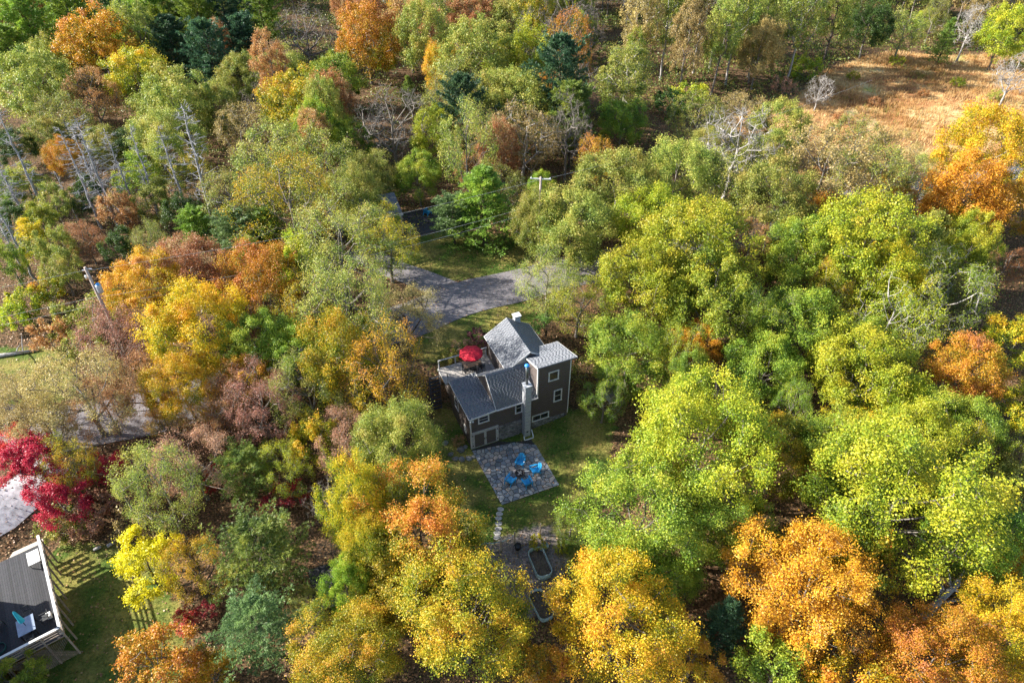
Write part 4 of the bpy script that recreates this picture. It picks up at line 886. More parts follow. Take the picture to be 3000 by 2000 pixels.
def conifer(H, R, whorls, per, kind, tuft, ln, wd, nm, dense=10):
    sk = Skel(); k = 12; sk.chain(0, [np.array([.03 * i * rng.normal(), .03 * i * rng.normal(), H * (i + 1) / k]) for i in range(k)]); P, D, cr, zr = [], [], [], []
    for wv in range(whorls):
        f = (wv + .5) / whorls; z = H * (.16 + .82 * f) if kind != 'pine' else H * (.22 + .76 * f)
        if kind == 'pine': Lb = R * (math.sin(PI * min(1, .22 + .78 * f)) ** .6 * (.75 + .5 * rng.random()))
        else: Lb = R * (1 - f) ** .8 * (.85 + .3 * rng.random()) + .25
        a0 = rng.random() * 6.28; j = 1 + min(k - 1, int(z / H * k)) - 1
        for b in range(per):
            a = a0 + 2 * PI * b / per + rng.normal(0, .25); Lq = Lb * rng.uniform(.6, 1.15); up = (.10 + .5 * f if kind == 'pine' else -.28 + .75 * f) + rng.normal(0, .07); h = np.array([math.cos(a), math.sin(a), 0])
            s0 = np.array([sk.p[max(1, j)][0] * .5, sk.p[max(1, j)][1] * .5, z]); n_ = 4; bid = sk.chain(max(1, j), [s0])
            pts = [s0 + h * Lq * t + np.array([0, 0, Lq * (up * t + (.14 if kind == 'pine' else .12) * t * t)]) for t in np.linspace(0, 1, n_ + 1)[1:]]; sk.chain(bid, pts); c_ = rng.random()
            for t in np.linspace(.28, 1, dense):
                base_ = s0 + h * Lq * t + np.array([0, 0, Lq * (up * t + .13 * t * t)]); sidew = Lq * .34 * (1.05 - t) + .16
                for sd in (-1, 0, 1):
                    if sd and rng.random() < .12: continue
                    off = np.array([-h[1], h[0], 0]) * sd * sidew * rng.uniform(.4, 1.1) + h * sidew * .4 * abs(sd); q = base_ + off + rng.normal(0, .06, 3); P.append(q); D.append(unit(h + off * .8 + [0, 0, .35 if kind == 'pine' else -.05])); cr.append(c_ * .6 + rng.random() * .4); zr.append(f)
    for t in np.linspace(.86, 1, 6): P.append(np.array([0, 0, H * t])); D.append(np.array([0, 0, 1.])); cr.append(.5); zr.append(1)
    tm = sk.mesh('trunk_' + nm, .016, .2, BARK['dark']); V, F, a3 = needle_tufts(np.array(P), np.array(D), tuft, ln, wd, np.array(cr), np.array(zr))
    return tm, npmesh('crown_' + nm, V, F, PAL['pine'], a3)
def snag(H, nb, nm, Lm=1.6):
    sk = Skel(); k = 14; lean = rng.normal(0, .05, 2); sk.chain(0, [np.array([lean[0] * i * .6 + rng.normal(0, .05), lean[1] * i * .6 + rng.normal(0, .05), H * (i + 1) / k]) for i in range(k)])
    for b in range(nb):
        f = .22 + .78 * rng.random() ** .8; j = 1 + min(k - 1, int(f * k)) ; j = min(j, k); a = rng.random() * 6.28; L = Lm * (1.15 - f * .75) * rng.uniform(.3, 1.2); d = np.array([math.cos(a), math.sin(a), rng.normal(.05, .25)]); s0 = sk.p[j - 1] + (sk.p[j] - sk.p[j - 1]) * rng.random() if j > 1 else sk.p[j]
        i = sk.chain(j, [s0]); e = sk.chain(i, [s0 + d * L * .5 + [0, 0, -.05 * L], s0 + d * L + [0, 0, .02 * L]])
        for _ in range(rng.integers(0, 4)): v = d + rng.normal(0, .6, 3); sk.chain(e - 1, [sk.p[e - 1] + unit(v) * L * .4])
    r = sk.radii(.012, None); P = np.array(sk.p); pa = np.array(sk.par[1:]); r1 = np.full(len(pa), .016); r0 = np.full(len(pa), .03)
    tr = np.arange(len(pa)) < k; r0[tr] = .2 * (1 - np.arange(k) / k * .8); r1[tr] = .2 * (1 - (np.arange(k) + 1) / k * .8)
    joint = np.linalg.norm(P[1:, :2] - P[pa][:, :2], axis=1) < .02; keep = tr | ~joint
    V, F = tubes(P[pa][keep], P[1:][keep], r0[keep], r1[keep]); return npmesh('trunk_' + nm, V, F, BARK['dead'], None, True), None
def compound(H, R, stems, per, nm):
    """sumac-like: stems with fans of long pinnate leaves"""
    sk = Skel(); C, A_, Nn, S, cr = [], [], [], [], []
    for s in range(stems):
        a = 2 * PI * s / stems + rng.normal(0, .3); rr = R * (.25 + .6 * rng.random()); tip = np.array([rr * math.cos(a), rr * math.sin(a), H * (.62 + .33 * rng.random())]); e = sk.chain(0, bez(np.zeros(3), tip * [.25, .25, .6], tip, 4)); c_ = rng.random()
        for l_ in range(per):
            b = rng.random() * 6.28; L = R * .42 * rng.uniform(.7, 1.2); d = np.array([math.cos(b), math.sin(b), rng.uniform(.0, .6)])
            pts = [tip + d * L * t + [0, 0, -.35 * L * t * t] for t in np.linspace(0, 1, 9)]; sk.chain(e, pts[2::3])
            sdv = np.array([-math.sin(b), math.cos(b), -.15])
            for q in pts[1:]:
                for sd in (-1, 1): C.append(q + sdv * sd * L * .13); A_.append(sdv * sd + d * .4); Nn.append(unit(np.array([0, 0, 1.]) + rng.normal(0, .3, 3))); S.append(L * .28); cr.append(c_ * .5 + rng.random() * .5)
    C = np.array(C); n = len(C); V, F, a3 = leaves(C, np.array(Nn), np.array(S), np.array(S) * .34, np.stack([rng.random(n), np.array(cr), np.clip(C[:, 2] / H, 0, 1)], 1), .2, unit(np.array(A_)))
    return sk.mesh('trunk_' + nm, .012, .05, BARK['dark']), npmesh('crown_' + nm, V, F, PAL['fern'], a3)

PROTO = {}
def reg(k, R, H, pair): PROTO.setdefault(k, []).append((R, H, pair[0], pair[1]))
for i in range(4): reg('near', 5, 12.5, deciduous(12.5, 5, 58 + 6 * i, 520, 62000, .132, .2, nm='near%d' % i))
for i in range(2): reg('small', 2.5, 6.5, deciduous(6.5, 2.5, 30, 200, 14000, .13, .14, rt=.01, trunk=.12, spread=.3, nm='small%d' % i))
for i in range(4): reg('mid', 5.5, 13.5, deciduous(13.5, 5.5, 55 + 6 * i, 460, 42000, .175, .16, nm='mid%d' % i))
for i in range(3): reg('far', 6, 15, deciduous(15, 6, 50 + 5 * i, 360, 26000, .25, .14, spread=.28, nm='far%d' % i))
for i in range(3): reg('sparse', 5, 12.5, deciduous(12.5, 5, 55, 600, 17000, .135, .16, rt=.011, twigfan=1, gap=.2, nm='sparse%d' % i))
for i in range(2): reg('sparsefar', 5.5, 14, deciduous(14, 5.5, 50, 460, 12000, .2, .14, rt=.014, twigfan=1, gap=.18, nm='sparsefar%d' % i))
for i in range(2): reg('tall', 4, 17, deciduous(17, 4, 50, 360, 15000, .22, .2, rt=.014, trunk=.22, spread=.3, twigfan=1, nm='tall%d' % i))
for i in range(3): reg('bare', 4.5, 12, deciduous(12, 4.5, 45, 480, 0, 0, .18, rt=.0085, twigfan=5, nm='bare%d' % i))
for i in range(2): reg('pine', 4, 13, conifer(13, 4, 17, 6, 'pine', 11, .3, .055, 'pine%d' % i, 10))
for i in range(2): reg('pinefar', 4.5, 17, conifer(17, 4.5, 18, 6, 'pine', 7, .55, .14, 'pinefar%d' % i, 8))
for i in range(2): reg('spruce', 3.2, 12, conifer(12, 3.2, 20, 6, 'spruce', 7, .32, .075, 'spruce%d' % i, 8))
for i in range(4): reg('snag', 1.6, 16, snag(16, 80 + 12 * i, 'snag%d' % i, 2.0 + .3 * i))
for i in range(4): reg('shrub', 1.3, 1.9, deciduous(1.9, 1.3, 22, 120, 3600, .11, .05, rt=.006, trunk=.03, spread=.32, nm='shrub%d' % i))
for i in range(2): reg('thin', 1.6, 2.4, deciduous(2.4, 1.6, 24, 150, 1800, .11, .05, rt=.006, trunk=.03, spread=.3, twigfan=1, nm='thin%d' % i))
for i in range(2): reg('sumac', 1.6, 2.6, compound(2.6, 1.6, 9, 10, 'sumac%d' % i))
NAMES = dict(near='deciduous_tree', small='small_tree', mid='deciduous_tree', far='deciduous_tree', sparse='sparse_tree', sparsefar='sparse_tree', tall='slender_tree', bare='bare_tree', pine='pine_tree', pinefar='pine_tree', spruce='spruce_tree', snag='dead_tree', shrub='shrub', thin='shrub', sumac='sumac_shrub')
CATS = dict(shrub='shrub', thin='shrub', sumac='shrub')
placed = []; cnt = {}
def plant(kind, pal, x, y, r, ht, label, group=None, bark=None, lean=(0, 0)):
    c = cnt.get(kind, 0); cnt[kind] = c + 1; R0, H0, tm, cm = PROTO[kind][c % len(PROTO[kind])]
    t = thing(NAMES[kind], label, CATS.get(kind, 'tree'), (x, y, float(terr(x, y)) - .05), rng.random() * 6.28, group); t.scale = (r / R0, r / R0 * rng.uniform(.92, 1.08), ht / H0)
    t.rotation_euler.x, t.rotation_euler.y = lean
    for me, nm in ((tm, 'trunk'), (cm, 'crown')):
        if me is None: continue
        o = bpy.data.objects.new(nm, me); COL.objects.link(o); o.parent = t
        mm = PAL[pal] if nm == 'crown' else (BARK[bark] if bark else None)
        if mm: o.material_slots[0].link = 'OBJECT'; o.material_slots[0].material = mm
    placed.append((x, y, r)); return t
RATIO = dict(D=2.35, S=2.4, B=2.5, T=4.2, P=3.0, C=3.6, N=10, H=1.45, U=1.55, M=2.5, X=1.5)
def T(u, v, r, kind, pal, label, hf=1.0, bark=None, group=None):
    """crown centre at photo pixel (u, v), crown radius r px (2352-wide scale)"""
    h = 7.0
    for _ in range(6):
        p, dep = at(u, v, h); rad = r * K * dep / FPX; ht = rad * RATIO[kind] * hf
        if kind in 'DSB': ht = min(max(ht, 6.0 if rad > 1.8 else 2.5), 19)
        if kind == 'M': ht = max(ht, 3)
        h = ht * {'D': .64, 'S': .64, 'B': .62, 'T': .64, 'P': .6, 'C': .48, 'N': .6, 'H': .5, 'U': .7, 'M': .6, 'X': .5}[kind]
    if kind == 'D': k = 'small' if rad < 2.6 and dep < 90 else 'near' if dep < 56 else 'mid' if dep < 92 else 'far'
    elif kind == 'S': k = 'sparse' if dep < 75 else 'sparsefar'
    elif kind == 'P': k = 'pine' if dep < 75 else 'pinefar'
    else: k = {'B': 'bare', 'T': 'tall', 'C': 'spruce', 'H': 'shrub', 'U': 'sumac', 'M': 'small', 'X': 'thin'}[kind]
    return plant(k, pal, p[0], p[1], rad, ht, label, group, bark)
def SN(ut, vt, ub, vb, label, group=None):
    """dead trunk from its base pixel; height from its top pixel along the same vertical"""
    p, _ = at(ub, vb); best = min(np.arange(4, 24, .25), key=lambda h: abs(projpx(p[0], p[1], p[2] + h)[1] - vt)); return plant('snag', 'pine', p[0], p[1], 1.5 * best / 13, best, label, group)

#@@LIST
# ------------------------------------------------------------------ trees picked out one by one: crown centre px, radius px
# foreground
T(965, 1215, 140, 'D', 'topo', 'broad maple with orange top and green skirt beside the stepping stones')
T(900, 1345, 105, 'D', 'goldgreen', 'green and gold maple in front of the orange-topped maple')
T(1065, 1410, 150, 'D', 'goldgreen', 'bright golden yellow maple in front of the garden planter')
T(800, 1490, 115, 'D', 'goldgreen', 'yellow-green maple between the blue-green pine and the golden maple')
T(1415, 1410, 150, 'D', 'gold', 'large golden yellow maple beside the half hidden planter tank')
T(1240, 1530, 75, 'D', 'amber', 'small amber tree between the two golden maples')
T(1590, 1515, 62, 'D', 'amber', 'narrow rust orange tree beside the dark spruce')
T(1665, 1440, 60, 'C', 'darkpine', 'sparse dark spruce between golden and orange trees')
T(1790, 1525, 95, 'D', 'green', 'leafy green tree in front of the large orange oak')
T(1960, 1560, 95, 'D', 'gold', 'bright yellow-orange tree left of the golden thicket', 1.1)
T(2150, 1510, 130, 'D', 'amber', 'yellow-orange spreading maple below the fallen tree')
T(2300, 1455, 110, 'D', 'gold', 'golden maple next to the yellow-orange spreading maple')
T(1850, 1340, 150, 'D', 'orange', 'large vivid orange oak on the rust-coloured leaf litter')
T(1730, 1290, 55, 'S', 'rust', 'thin rust-brown tree beside the vivid orange oak', .8)
T(2060, 1140, 190, 'D', 'lime', 'huge spreading light green oak above the fallen tree')
T(2230, 1200, 120, 'D', 'green', 'dense green oak behind the right-hand golden tree')
T(1945, 1055, 110, 'D', 'green', 'green oak between the two huge spreading oaks')
T(1610, 1010, 165, 'D', 'lime', 'huge light green oak on the tower side of the lawn')
T(1790, 1040, 95, 'D', 'goldgreen', 'green oak tinged with gold beside the huge light green oak')
T(1480, 1170, 150, 'D', 'green', 'large green oak overhanging the lawn edge opposite the patio')
T(1640, 1190, 120, 'D', 'green', 'green oak beside the gap of rust-coloured leaf litter')
T(1520, 1310, 95, 'D', 'green', 'low green tree behind the golden maple')
T(1310, 1200, 0.1 + 40, 'S', 'green', 'small sparse green tree at the edge of the shaded lawn')
T(2310, 1290, 80, 'D', 'gold', 'tall golden tree in front of the dense green oak')
T(2320, 1105, 60, 'D', 'olive', 'olive green tree beside the orange columnar maple')
T(2215, 850, 82, 'D', 'amber', 'columnar orange and yellow maple among green oaks', 1.25)
T(2320, 770, 62, 'D', 'goldgreen', 'yellow-green maple next to the columnar orange maple')
T(2330, 930, 60, 'D', 'goldgreen', 'green and orange maple next to the columnar orange maple')
T(2200, 990, 95, 'D', 'green', 'green tree in front of the columnar orange maple')
T(1990, 850, 115, 'D', 'lime', 'yellow-green maple with open sprays beside the brown gap')
T(2090, 940, 85, 'D', 'lime', 'bright yellow-green tree below the columnar orange maple')
T(1960, 970, 60, 'D', 'goldgreen', 'small golden-green tree beneath the open yellow-green maple')
T(2160, 660, 110, 'S', 'green', 'spreading grey-green sycamore with pale limbs', .95, 'pale')
T(2060, 720, 100, 'S', 'lime', 'sparse green sycamore with a forked white trunk', 1.0, 'pale')
T(1990, 560, 135, 'D', 'lime', 'broad pale green oak below the yellow maple')
T(1850, 590, 100, 'D', 'green', 'green oak beside the rust thicket')
T(1840, 740, 100, 'D', 'green', 'deep green oak behind the brown gap')
T(1760, 830, 85, 'D', 'green', 'green tree hanging over the brown gap')
T(1600, 570, 125, 'D', 'lime', 'big light green oak beyond the road verge')
T(1640, 690, 115, 'D', 'green', 'big mid green oak behind the orange-brown tree')
T(1480, 640, 105, 'D', 'lime', 'light green oak on the lawn side of the oak stand')
T(1450, 800, 95, 'D', 'green', 'green oak growing close behind the tower')
T(1390, 900, 52, 'S', 'green', 'slim green tree beside the storage bin')
T(1590, 800, 66, 'D', 'orange', 'orange-brown oak among the green oaks behind the tower')
T(1600, 880, 60, 'B', 'rust', 'leafless brown tree below the orange-brown oak', .8)
T(1720, 550, 55, 'S', 'rust', 'rust-red thin tree beside the road patch')
T(1310, 515, 95, 'D', 'olive', 'tan-green airy tree beside the crossarm pole')
T(1260, 640, 75, 'S', 'olive', 'slender olive tree at the lawn edge behind the house')
T(1330, 690, 70, 'S', 'lime', 'airy yellow-green tree right behind the house')
T(1420, 420, 95, 'D', 'olive', 'olive yellow tree in front of the marsh edge')
T(1500, 500, 90, 'D', 'lime', 'yellow-green tree beside the olive yellow tree')
T(1560, 400, 90, 'D', 'olive', 'rounded olive tree near the bare grey tree')
T(1690, 330, 90, 'B', 'tan', 'bare silver-grey tree below the meadow', 1.0, 'pale')
T(1650, 420, 80, 'S', 'olive', 'thin olive tree in front of the bare silver-grey tree')
T(1780, 450, 95, 'D', 'olive', 'olive green tree between the road and the meadow')
T(1900, 370, 110, 'S', 'tan', 'tan sparse tree at the meadow corner')
T(2000, 410, 90, 'S', 'olive', 'olive sparse tree with twisted limbs at the meadow edge')
T(1890, 480, 52, 'D', 'orange', 'small bright orange maple by the road')
T(2040, 445, 52, 'D', 'amber', 'small yellow-orange maple near the fallen trunk')
T(2260, 335, 95, 'D', 'gold', 'big brilliant yellow maple overlooking the meadow', 1.1)
T(2220, 440, 95, 'D', 'orange', 'big orange maple in front of the brilliant yellow maple', 1.05)
T(2320, 470, 70, 'D', 'amber', 'orange-yellow maple next to the big orange maple')
T(2180, 520, 60, 'D', 'lime', 'green-yellow tree in front of the big orange maple')
T(2320, 600, 45, 'S', 'rust', 'thin rusty tree on the bare brown slope')
# centre beyond the road
T(1040, 495, 52, 'P', 'bluepine', 'soft blue-green white pine beside the cabin terrace', .8)
T(1112, 478, 92, 'C', 'limepine', 'broad green spruce standing on the lawn across the road', .6)
T(1160, 430, 60, 'S', 'olive', 'olive tree behind the lawn spruce')
T(1090, 385, 45, 'S', 'rust', 'small reddish tree behind the lawn spruce')
T(1440, 170, 62, 'T', 'olive', 'tall pale grey-green tree rising from the marsh edge', .8, 'pale')
T(1430, 270, 55, 'D', 'green', 'vine-covered bright green tree at the marsh edge')
T(1095, 130, 90, 'D', 'olive', 'large olive-green crown in the far woods')
T(1210, 125, 80, 'D', 'lime', 'yellow-green crown beside the bleached snag')
T(1050, 215, 75, 'S', 'olive', 'open olive tree below the large olive crown')
T(1170, 230, 85, 'D', 'olive', 'rounded olive tree below the yellow-green crown')
T(900, 280, 80, 'B', 'pink', 'leafless pinkish-grey tree in the far woods', 1.0)
T(1000, 300, 60, 'D', 'lime', 'yellow-green tree beside the leafless pinkish tree')
T(1110, 300, 75, 'S', 'tan', 'tan thin-leaved tree above the marshy gap')
T(1200, 310, 80, 'S', 'tan', 'tan and pink thin-leaved tree beside the marshy gap', 1.0, 'pale')
T(940, 215, 22, 'C', 'pine', 'small dark spruce among the pinkish twigs')
T(690, 235, 85, 'D', 'goldgreen', 'yellow-green maple with golden flank in the far woods')
T(765, 170, 60, 'D', 'green', 'rounded green crown behind the golden-flanked maple')
T(560, 175, 55, 'D', 'olive', 'round grey-green crown below the dark pines')
T(650, 165, 60, 'D', 'olive', 'grey-green crown next to the bare grey trees')
T(700, 70, 60, 'B', 'tan', 'bare grey tree beside the small orange maple', 1.0)
T(610, 220, 50, 'B', 'tan', 'bare dark-twigged tree below the round grey-green crown')
T(585, 120, 34, 'D', 'orange', 'small bright orange maple below the dark pines')
T(840, 80, 75, 'D', 'amber', 'tan-orange oak in the far woods')
T(940, 60, 70, 'D', 'rust', 'russet oak in the far woods')
T(1080, 40, 60, 'D', 'rust', 'reddish-brown oak at the back of the woods')
T(1190, 40, 65, 'D', 'olive', 'brown-green oak beside the reddish-brown oak')
T(880, 130, 30, 'D', 'lime', 'small lime-green sapling among russet oaks')
T(1310, 30, 60, 'B', 'rust', 'bare reddish tree in the far woods')
T(1330, 190, 55, 'B', 'tan', 'bare dark tree beside the tall pale tree')
T(800, 320, 55, 'D', 'green', 'green tree between the sparse olive tree and the pinkish twigs')
T(850, 400, 60, 'D', 'olive', 'shaded olive tree behind the cabin')
T(960, 400, 55, 'D', 'green', 'green tree behind the cabin terrace')
T(1238, 490, 52, 'D', 'olive', 'olive tree hiding the foot of the crossarm pole')
T(858, 505, 62, 'S', 'goldgreen', 'sparse gold-green tree hiding the cabin wall')
T(815, 440, 60, 'D', 'olive', 'leafy olive tree shading the far cabin roof', 1.3)
for i, (u, v, r, k, pal, lb) in enumerate(((1600, 265, 60, 'S', 'olive', 'olive thin-leaved tree in the belt before the meadow'), (1710, 255, 60, 'S', 'tan', 'tan thin-leaved tree in the belt before the meadow'), (1790, 290, 65, 'D', 'olive', 'rounded olive tree in the belt before the meadow'), (1960, 320, 65, 'S', 'olive', 'olive thin-leaved tree in the belt before the meadow'), (2060, 345, 60, 'S', 'tan', 'tan thin-leaved tree in the belt before the meadow'), (1640, 340, 60, 'D', 'olive', 'rounded olive tree in the belt before the meadow'), (2100, 400, 55, 'S', 'olive', 'olive thin-leaved tree in the belt before the meadow'), (1760, 370, 70, 'D', 'olive', 'rounded olive tree in the belt before the meadow'))):
    T(u, v, r, k, pal, lb, 1.0, None, lb.replace(' tree ', ' trees '))
T(235, 925, 62, 'S', 'rust', 'russet airy tree leaning over the sunlit road'); T(370, 950, 45, 'S', 'amber', 'amber airy tree at the sunlit road'); T(530, 890, 62, 'S', 'rust', 'russet thin tree between the yellow maple and the road'); T(100, 970, 60, 'S', 'tan', 'low pale tree over the lane'); T(20, 905, 60, 'S', 'tan', 'faded tree at the lane beside the shady lawn')
T(560, 870, 55, 'D', 'amber', 'amber small tree beside the dark green maple')
for i, (u, v, r, pal) in enumerate(((1960, 175, 14, 'lime'), (2060, 140, 16, 'lime'), (2120, 215, 14, 'rust'), (2200, 190, 16, 'lime'), (2010, 235, 15, 'rust'), (2290, 220, 18, 'olive'), (1930, 270, 16, 'rust'), (2330, 150, 16, 'olive'), (2240, 260, 20, 'lime'), (2160, 150, 13, 'rust'))):
    T(u, v, r, 'H', pal, dict(lime='green', rust='rust-brown', olive='olive')[pal] + ' low bush standing in the tawny meadow', .9, None, 'low bushes in the meadow')
# back left
for i, (u, v, r, k, pal, lb) in enumerate(((55, 410, 42, 'D', 'olive', 'shaded olive understorey tree amid the dead trunks'), (120, 460, 42, 'D', 'olive', 'shaded olive understorey tree amid the dead trunks'), (200, 440, 42, 'D', 'deep', 'dark green understorey tree amid the dead trunks'), (270, 470, 40, 'D', 'rust', 'rusty understorey tree amid the dead trunks'), (350, 450, 45, 'D', 'olive', 'shaded olive understorey tree amid the dead trunks'), (420, 480, 42, 'D', 'deep', 'dark green understorey tree amid the dead trunks'), (30, 500, 40, 'D', 'deep', 'dark green understorey tree amid the dead trunks'), (120, 560, 42, 'D', 'olive', 'shaded olive understorey tree amid the dead trunks'), (190, 540, 42, 'S', 'rust', 'rusty understorey tree amid the dead trunks'), (270, 560, 40, 'D', 'deep', 'dark green understorey tree amid the dead trunks'), (340, 550, 42, 'S', 'olive', 'shaded olive understorey tree amid the dead trunks'), (150, 640, 40, 'D', 'olive', 'shaded olive understorey tree amid the dead trunks'), (300, 330, 45, 'D', 'deep', 'dark green understorey tree amid the dead trunks'), (5, 420, 45, 'D', 'green', 'mid green understorey tree amid the dead trunks'), (15, 590, 40, 'D', 'green', 'mid green understorey tree amid the dead trunks'), (90, 500, 40, 'D', 'green', 'mid green understorey tree amid the dead trunks'), (30, 330, 45, 'D', 'deep', 'dark green understorey tree amid the dead trunks'), (100, 310, 45, 'D', 'olive', 'shaded olive understorey tree amid the dead trunks'))):
    T(u, v, r, k, pal, lb, .85, None, lb.split(' tree')[0] + ' trees amid the dead trunks')
for i, (u, v, r, pal) in enumerate(((345, 45, 55, 'limepine'), (430, 35, 60, 'pine'), (520, 40, 58, 'darkpine'), (600, 25, 50, 'limepine'), (480, 120, 55, 'darkpine'), (560, 95, 45, 'darkpine'), (395, 105, 50, 'darkpine'), (250, 30, 50, 'bluepine'), (160, 40, 55, 'limepine'), (70, 70, 60, 'limepine'), (20, 120, 45, 'limepine'))):
    T(u, v, r, 'P', pal, ('tall dark green pine in the far pine stand' if pal == 'darkpine' else 'tall yellow-tipped pine in the far pine stand' if pal == 'limepine' else 'tall green pine in the far pine stand'), 1.1, None, dict(darkpine='dark pines of the far stand', limepine='yellow-tipped pines of the far stand').get(pal, 'green pines of the far stand'))
T(225, 90, 80, 'D', 'amber', 'orange-yellow oak in front of the far pines')
T(310, 170, 70, 'D', 'goldgreen', 'gold-green oak below the orange-yellow oak')
T(210, 215, 60, 'S', 'rust', 'brownish oak above the dead trunks')
T(80, 185, 75, 'D', 'olive', 'olive tree behind the dead trunks')
T(140, 260, 60, 'S', 'olive', 'grey-green thin tree behind the dead trunks')
T(400, 225, 80, 'D', 'olive', 'pale olive crown above the row of dead trunks')
T(480, 240, 60, 'D', 'olive', 'soft olive crown next to the creamy tree')
T(380, 320, 80, 'D', 'olive', 'faded green crown behind the dead trunks')
T(560, 290, 60, 'S', 'tan', 'creamy half-bare tree in the far woods', 1.0, 'pale')
T(620, 350, 90, 'S', 'olive', 'sparse olive tree beyond the utility cable')
T(740, 370, 85, 'S', 'olive', 'sparse yellow-olive tree beyond the cable')
T(660, 460, 110, 'S', 'goldgreen', 'wide sparse gold-green tree before the cabin')
T(540, 440, 80, 'S', 'olive', 'sparse olive-brown tree beside the lime pine')
T(148, 355, 42, 'D', 'amber', 'orange-yellow maple between the dead trunks', 1.2)
T(310, 400, 48, 'D', 'green', 'dense green tree between the dead trunks', 1.2)
T(440, 400, 50, 'S', 'goldgreen', 'yellowish tree amid the dead trunks')
T(240, 330, 45, 'D', 'olive', 'shaded olive tree amid the dead trunks')
T(450, 520, 45, 'P', 'limepine', 'bright lime young pine behind the orange trees', .8)
T(540, 530, 55, 'P', 'bluepine', 'blue-green young pine behind the orange trees', .8)
T(610, 520, 45, 'P', 'limepine', 'yellow-green young pine beside the sparse gold tree', .8)
T(70, 540, 40, 'D', 'goldgreen', 'yellow-green small tree at the foot of the thick dead trunk')
for i, (a, b, c, d) in enumerate(((8, 253, 112, 505), (133, 293, 234, 525), (203, 263, 274, 525), (176, 290, 250, 500), (310, 293, 370, 500), (365, 287, 434, 494), (397, 240, 494, 521), (0, 376, 64, 514), (130, 394, 187, 521), (320, 375, 365, 500), (22, 300, 60, 500), (280, 300, 320, 500))):
    SN(a, b, c, d, 'tall grey dead trunk with broken side branches', 'dead trunks of the drowned wood')
SN(30, 430, 80, 640, 'thick grey dead trunk with short snapped branches near the sumac'); SN(-10, 470, 60, 630, 'grey leaning dead trunk beside the thick snapped one')
SN(1284, 70, 1286, 190, 'bleached white snag above the yellow-green crown')
# middle left
T(430, 615, 85, 'D', 'rust', 'pink-orange maple beside the utility pole')
T(330, 660, 90, 'D', 'amber', 'orange-gold maple in front of the utility pole')
T(440, 740, 105, 'D', 'gold', 'broad golden maple in the middle of the roadside trees', 1.1)
T(415, 880, 80, 'D', 'gold', 'yellow maple leaning over the sunlit road', 1.1)
T(260, 760, 80, 'S', 'pink', 'thin pink-orange tree behind the sunlit road')
T(320, 880, 75, 'S', 'rust', 'rust-orange thin tree by the sunlit road')
T(180, 890, 105, 'S', 'tan', 'wide pale half-bare tree over the lane')
T(70, 930, 80, 'S', 'tan', 'pale half-bare tree beside the blue car')
T(600, 640, 95, 'D', 'amber', 'orange-green maple between golden maple and sparse tree')
T(690, 690, 80, 'S', 'goldgreen', 'gold-green thin tree over the road bend')
T(590, 790, 85, 'D', 'green', 'dark green maple with yellowish top beside the road')
T(680, 800, 75, 'D', 'green', 'green maple next to the dark green maple')
T(780, 560, 120, 'S', 'olive', 'big sparse yellow-olive tree at the road bend')
T(890, 560, 70, 'S', 'goldgreen', 'slim sparse yellow tree in front of the cabin porch')
T(800, 690, 110, 'S', 'olive', 'sparse grey-limbed tree over the road', 1.25)
T(930, 720, 75, 'S', 'tan', 'dark-trunked forked tree with few leaves beside the lawn', 1.0, 'dark')
T(780, 810, 90, 'D', 'goldgreen', 'leafy golden-green tree on the bank below the road', 1.45)
T(880, 860, 95, 'S', 'amber', 'golden-brown airy tree beside the deck stair', 1.45)
T(700, 900, 80, 'S', 'olive', 'grey-green thin tree on the bank', 1.45)
T(600, 930, 85, 'S', 'pink', 'pinkish faded tree below the dark green maple', 1.2)
T(500, 960, 60, 'S', 'rust', 'rust-coloured thin tree below the yellow maple')
T(905, 1010, 98, 'D', 'olive', 'light green tree on the lawn side opposite the barn doors', 1.25)
T(790, 1010, 65, 'S', 'pink', 'faded pink-brown tree beside the light green tree', 1.5)
T(730, 1000, 60, 'D', 'goldgreen', 'gold-green tree behind the light green tree', 1.5)
T(440, 1060, 90, 'S', 'pink', 'pale pink half-bare tree above the yellow leaning tree')
T(340, 1090, 75, 'X', 'pink', 'broad faded pinkish shrub beside the red maples')
T(330, 1180, 70, 'X', 'tan', 'broad tan shrub above the yellow leaning tree')
T(70, 1045, 65, 'D', 'red', 'crimson maple beside the gravel path', .8)
T(20, 1010, 45, 'D', 'red', 'bright red small maple at the lane', .8)
T(130, 1140, 60, 'D', 'red', 'low spreading crimson maple behind the raised deck', .75)
T(235, 1070, 45, 'D', 'red', 'dark red maple over the cedar fence', .8)
T(160, 1060, 60, 'S', 'goldgreen', 'thin yellow-green tree between the red maples')
T(210, 1180, 55, 'H', 'pink', 'faded pink shrub behind the raised deck')
T(150, 1210, 50, 'H', 'olive', 'green shrub at the raised deck corner')
T(475, 1120, 24, 'U', 'crimson', 'red sumac climbing beside the pine')
T(490, 1080, 20, 'U', 'crimson', 'small red sumac above the pine')
T(650, 1140, 48, 'U', 'crimson', 'dark red sumac thicket beside the large pine')
T(425, 1425, 36, 'U', 'crimson', 'bright red sumac under the yellow leaning tree')
T(470, 1400, 26, 'U', 'crimson', 'small red sumac at the leaning trunk')
T(560, 1080, 75, 'P', 'pine', 'bushy green pine between two red sumacs', .7)
T(650, 1070, 60, 'S', 'lime', 'yellow-green tree behind the dark red sumac')
T(600, 1265, 115, 'P', 'pine', 'large rounded green pine', .75)
T(590, 1440, 100, 'P', 'bluepine', 'blue-green pine in front of the large rounded pine', .75)
T(330, 1285, 75, 'D', 'yellow', 'bright yellow tree leaning over the small lawn', 1.0, 'dark')
T(440, 1300, 70, 'S', 'gold', 'thin yellow-green tree beside the bright yellow tree', 1.0, 'dark')
T(700, 1395, 50, 'S', 'olive', 'small grey-green tree beside the shed')
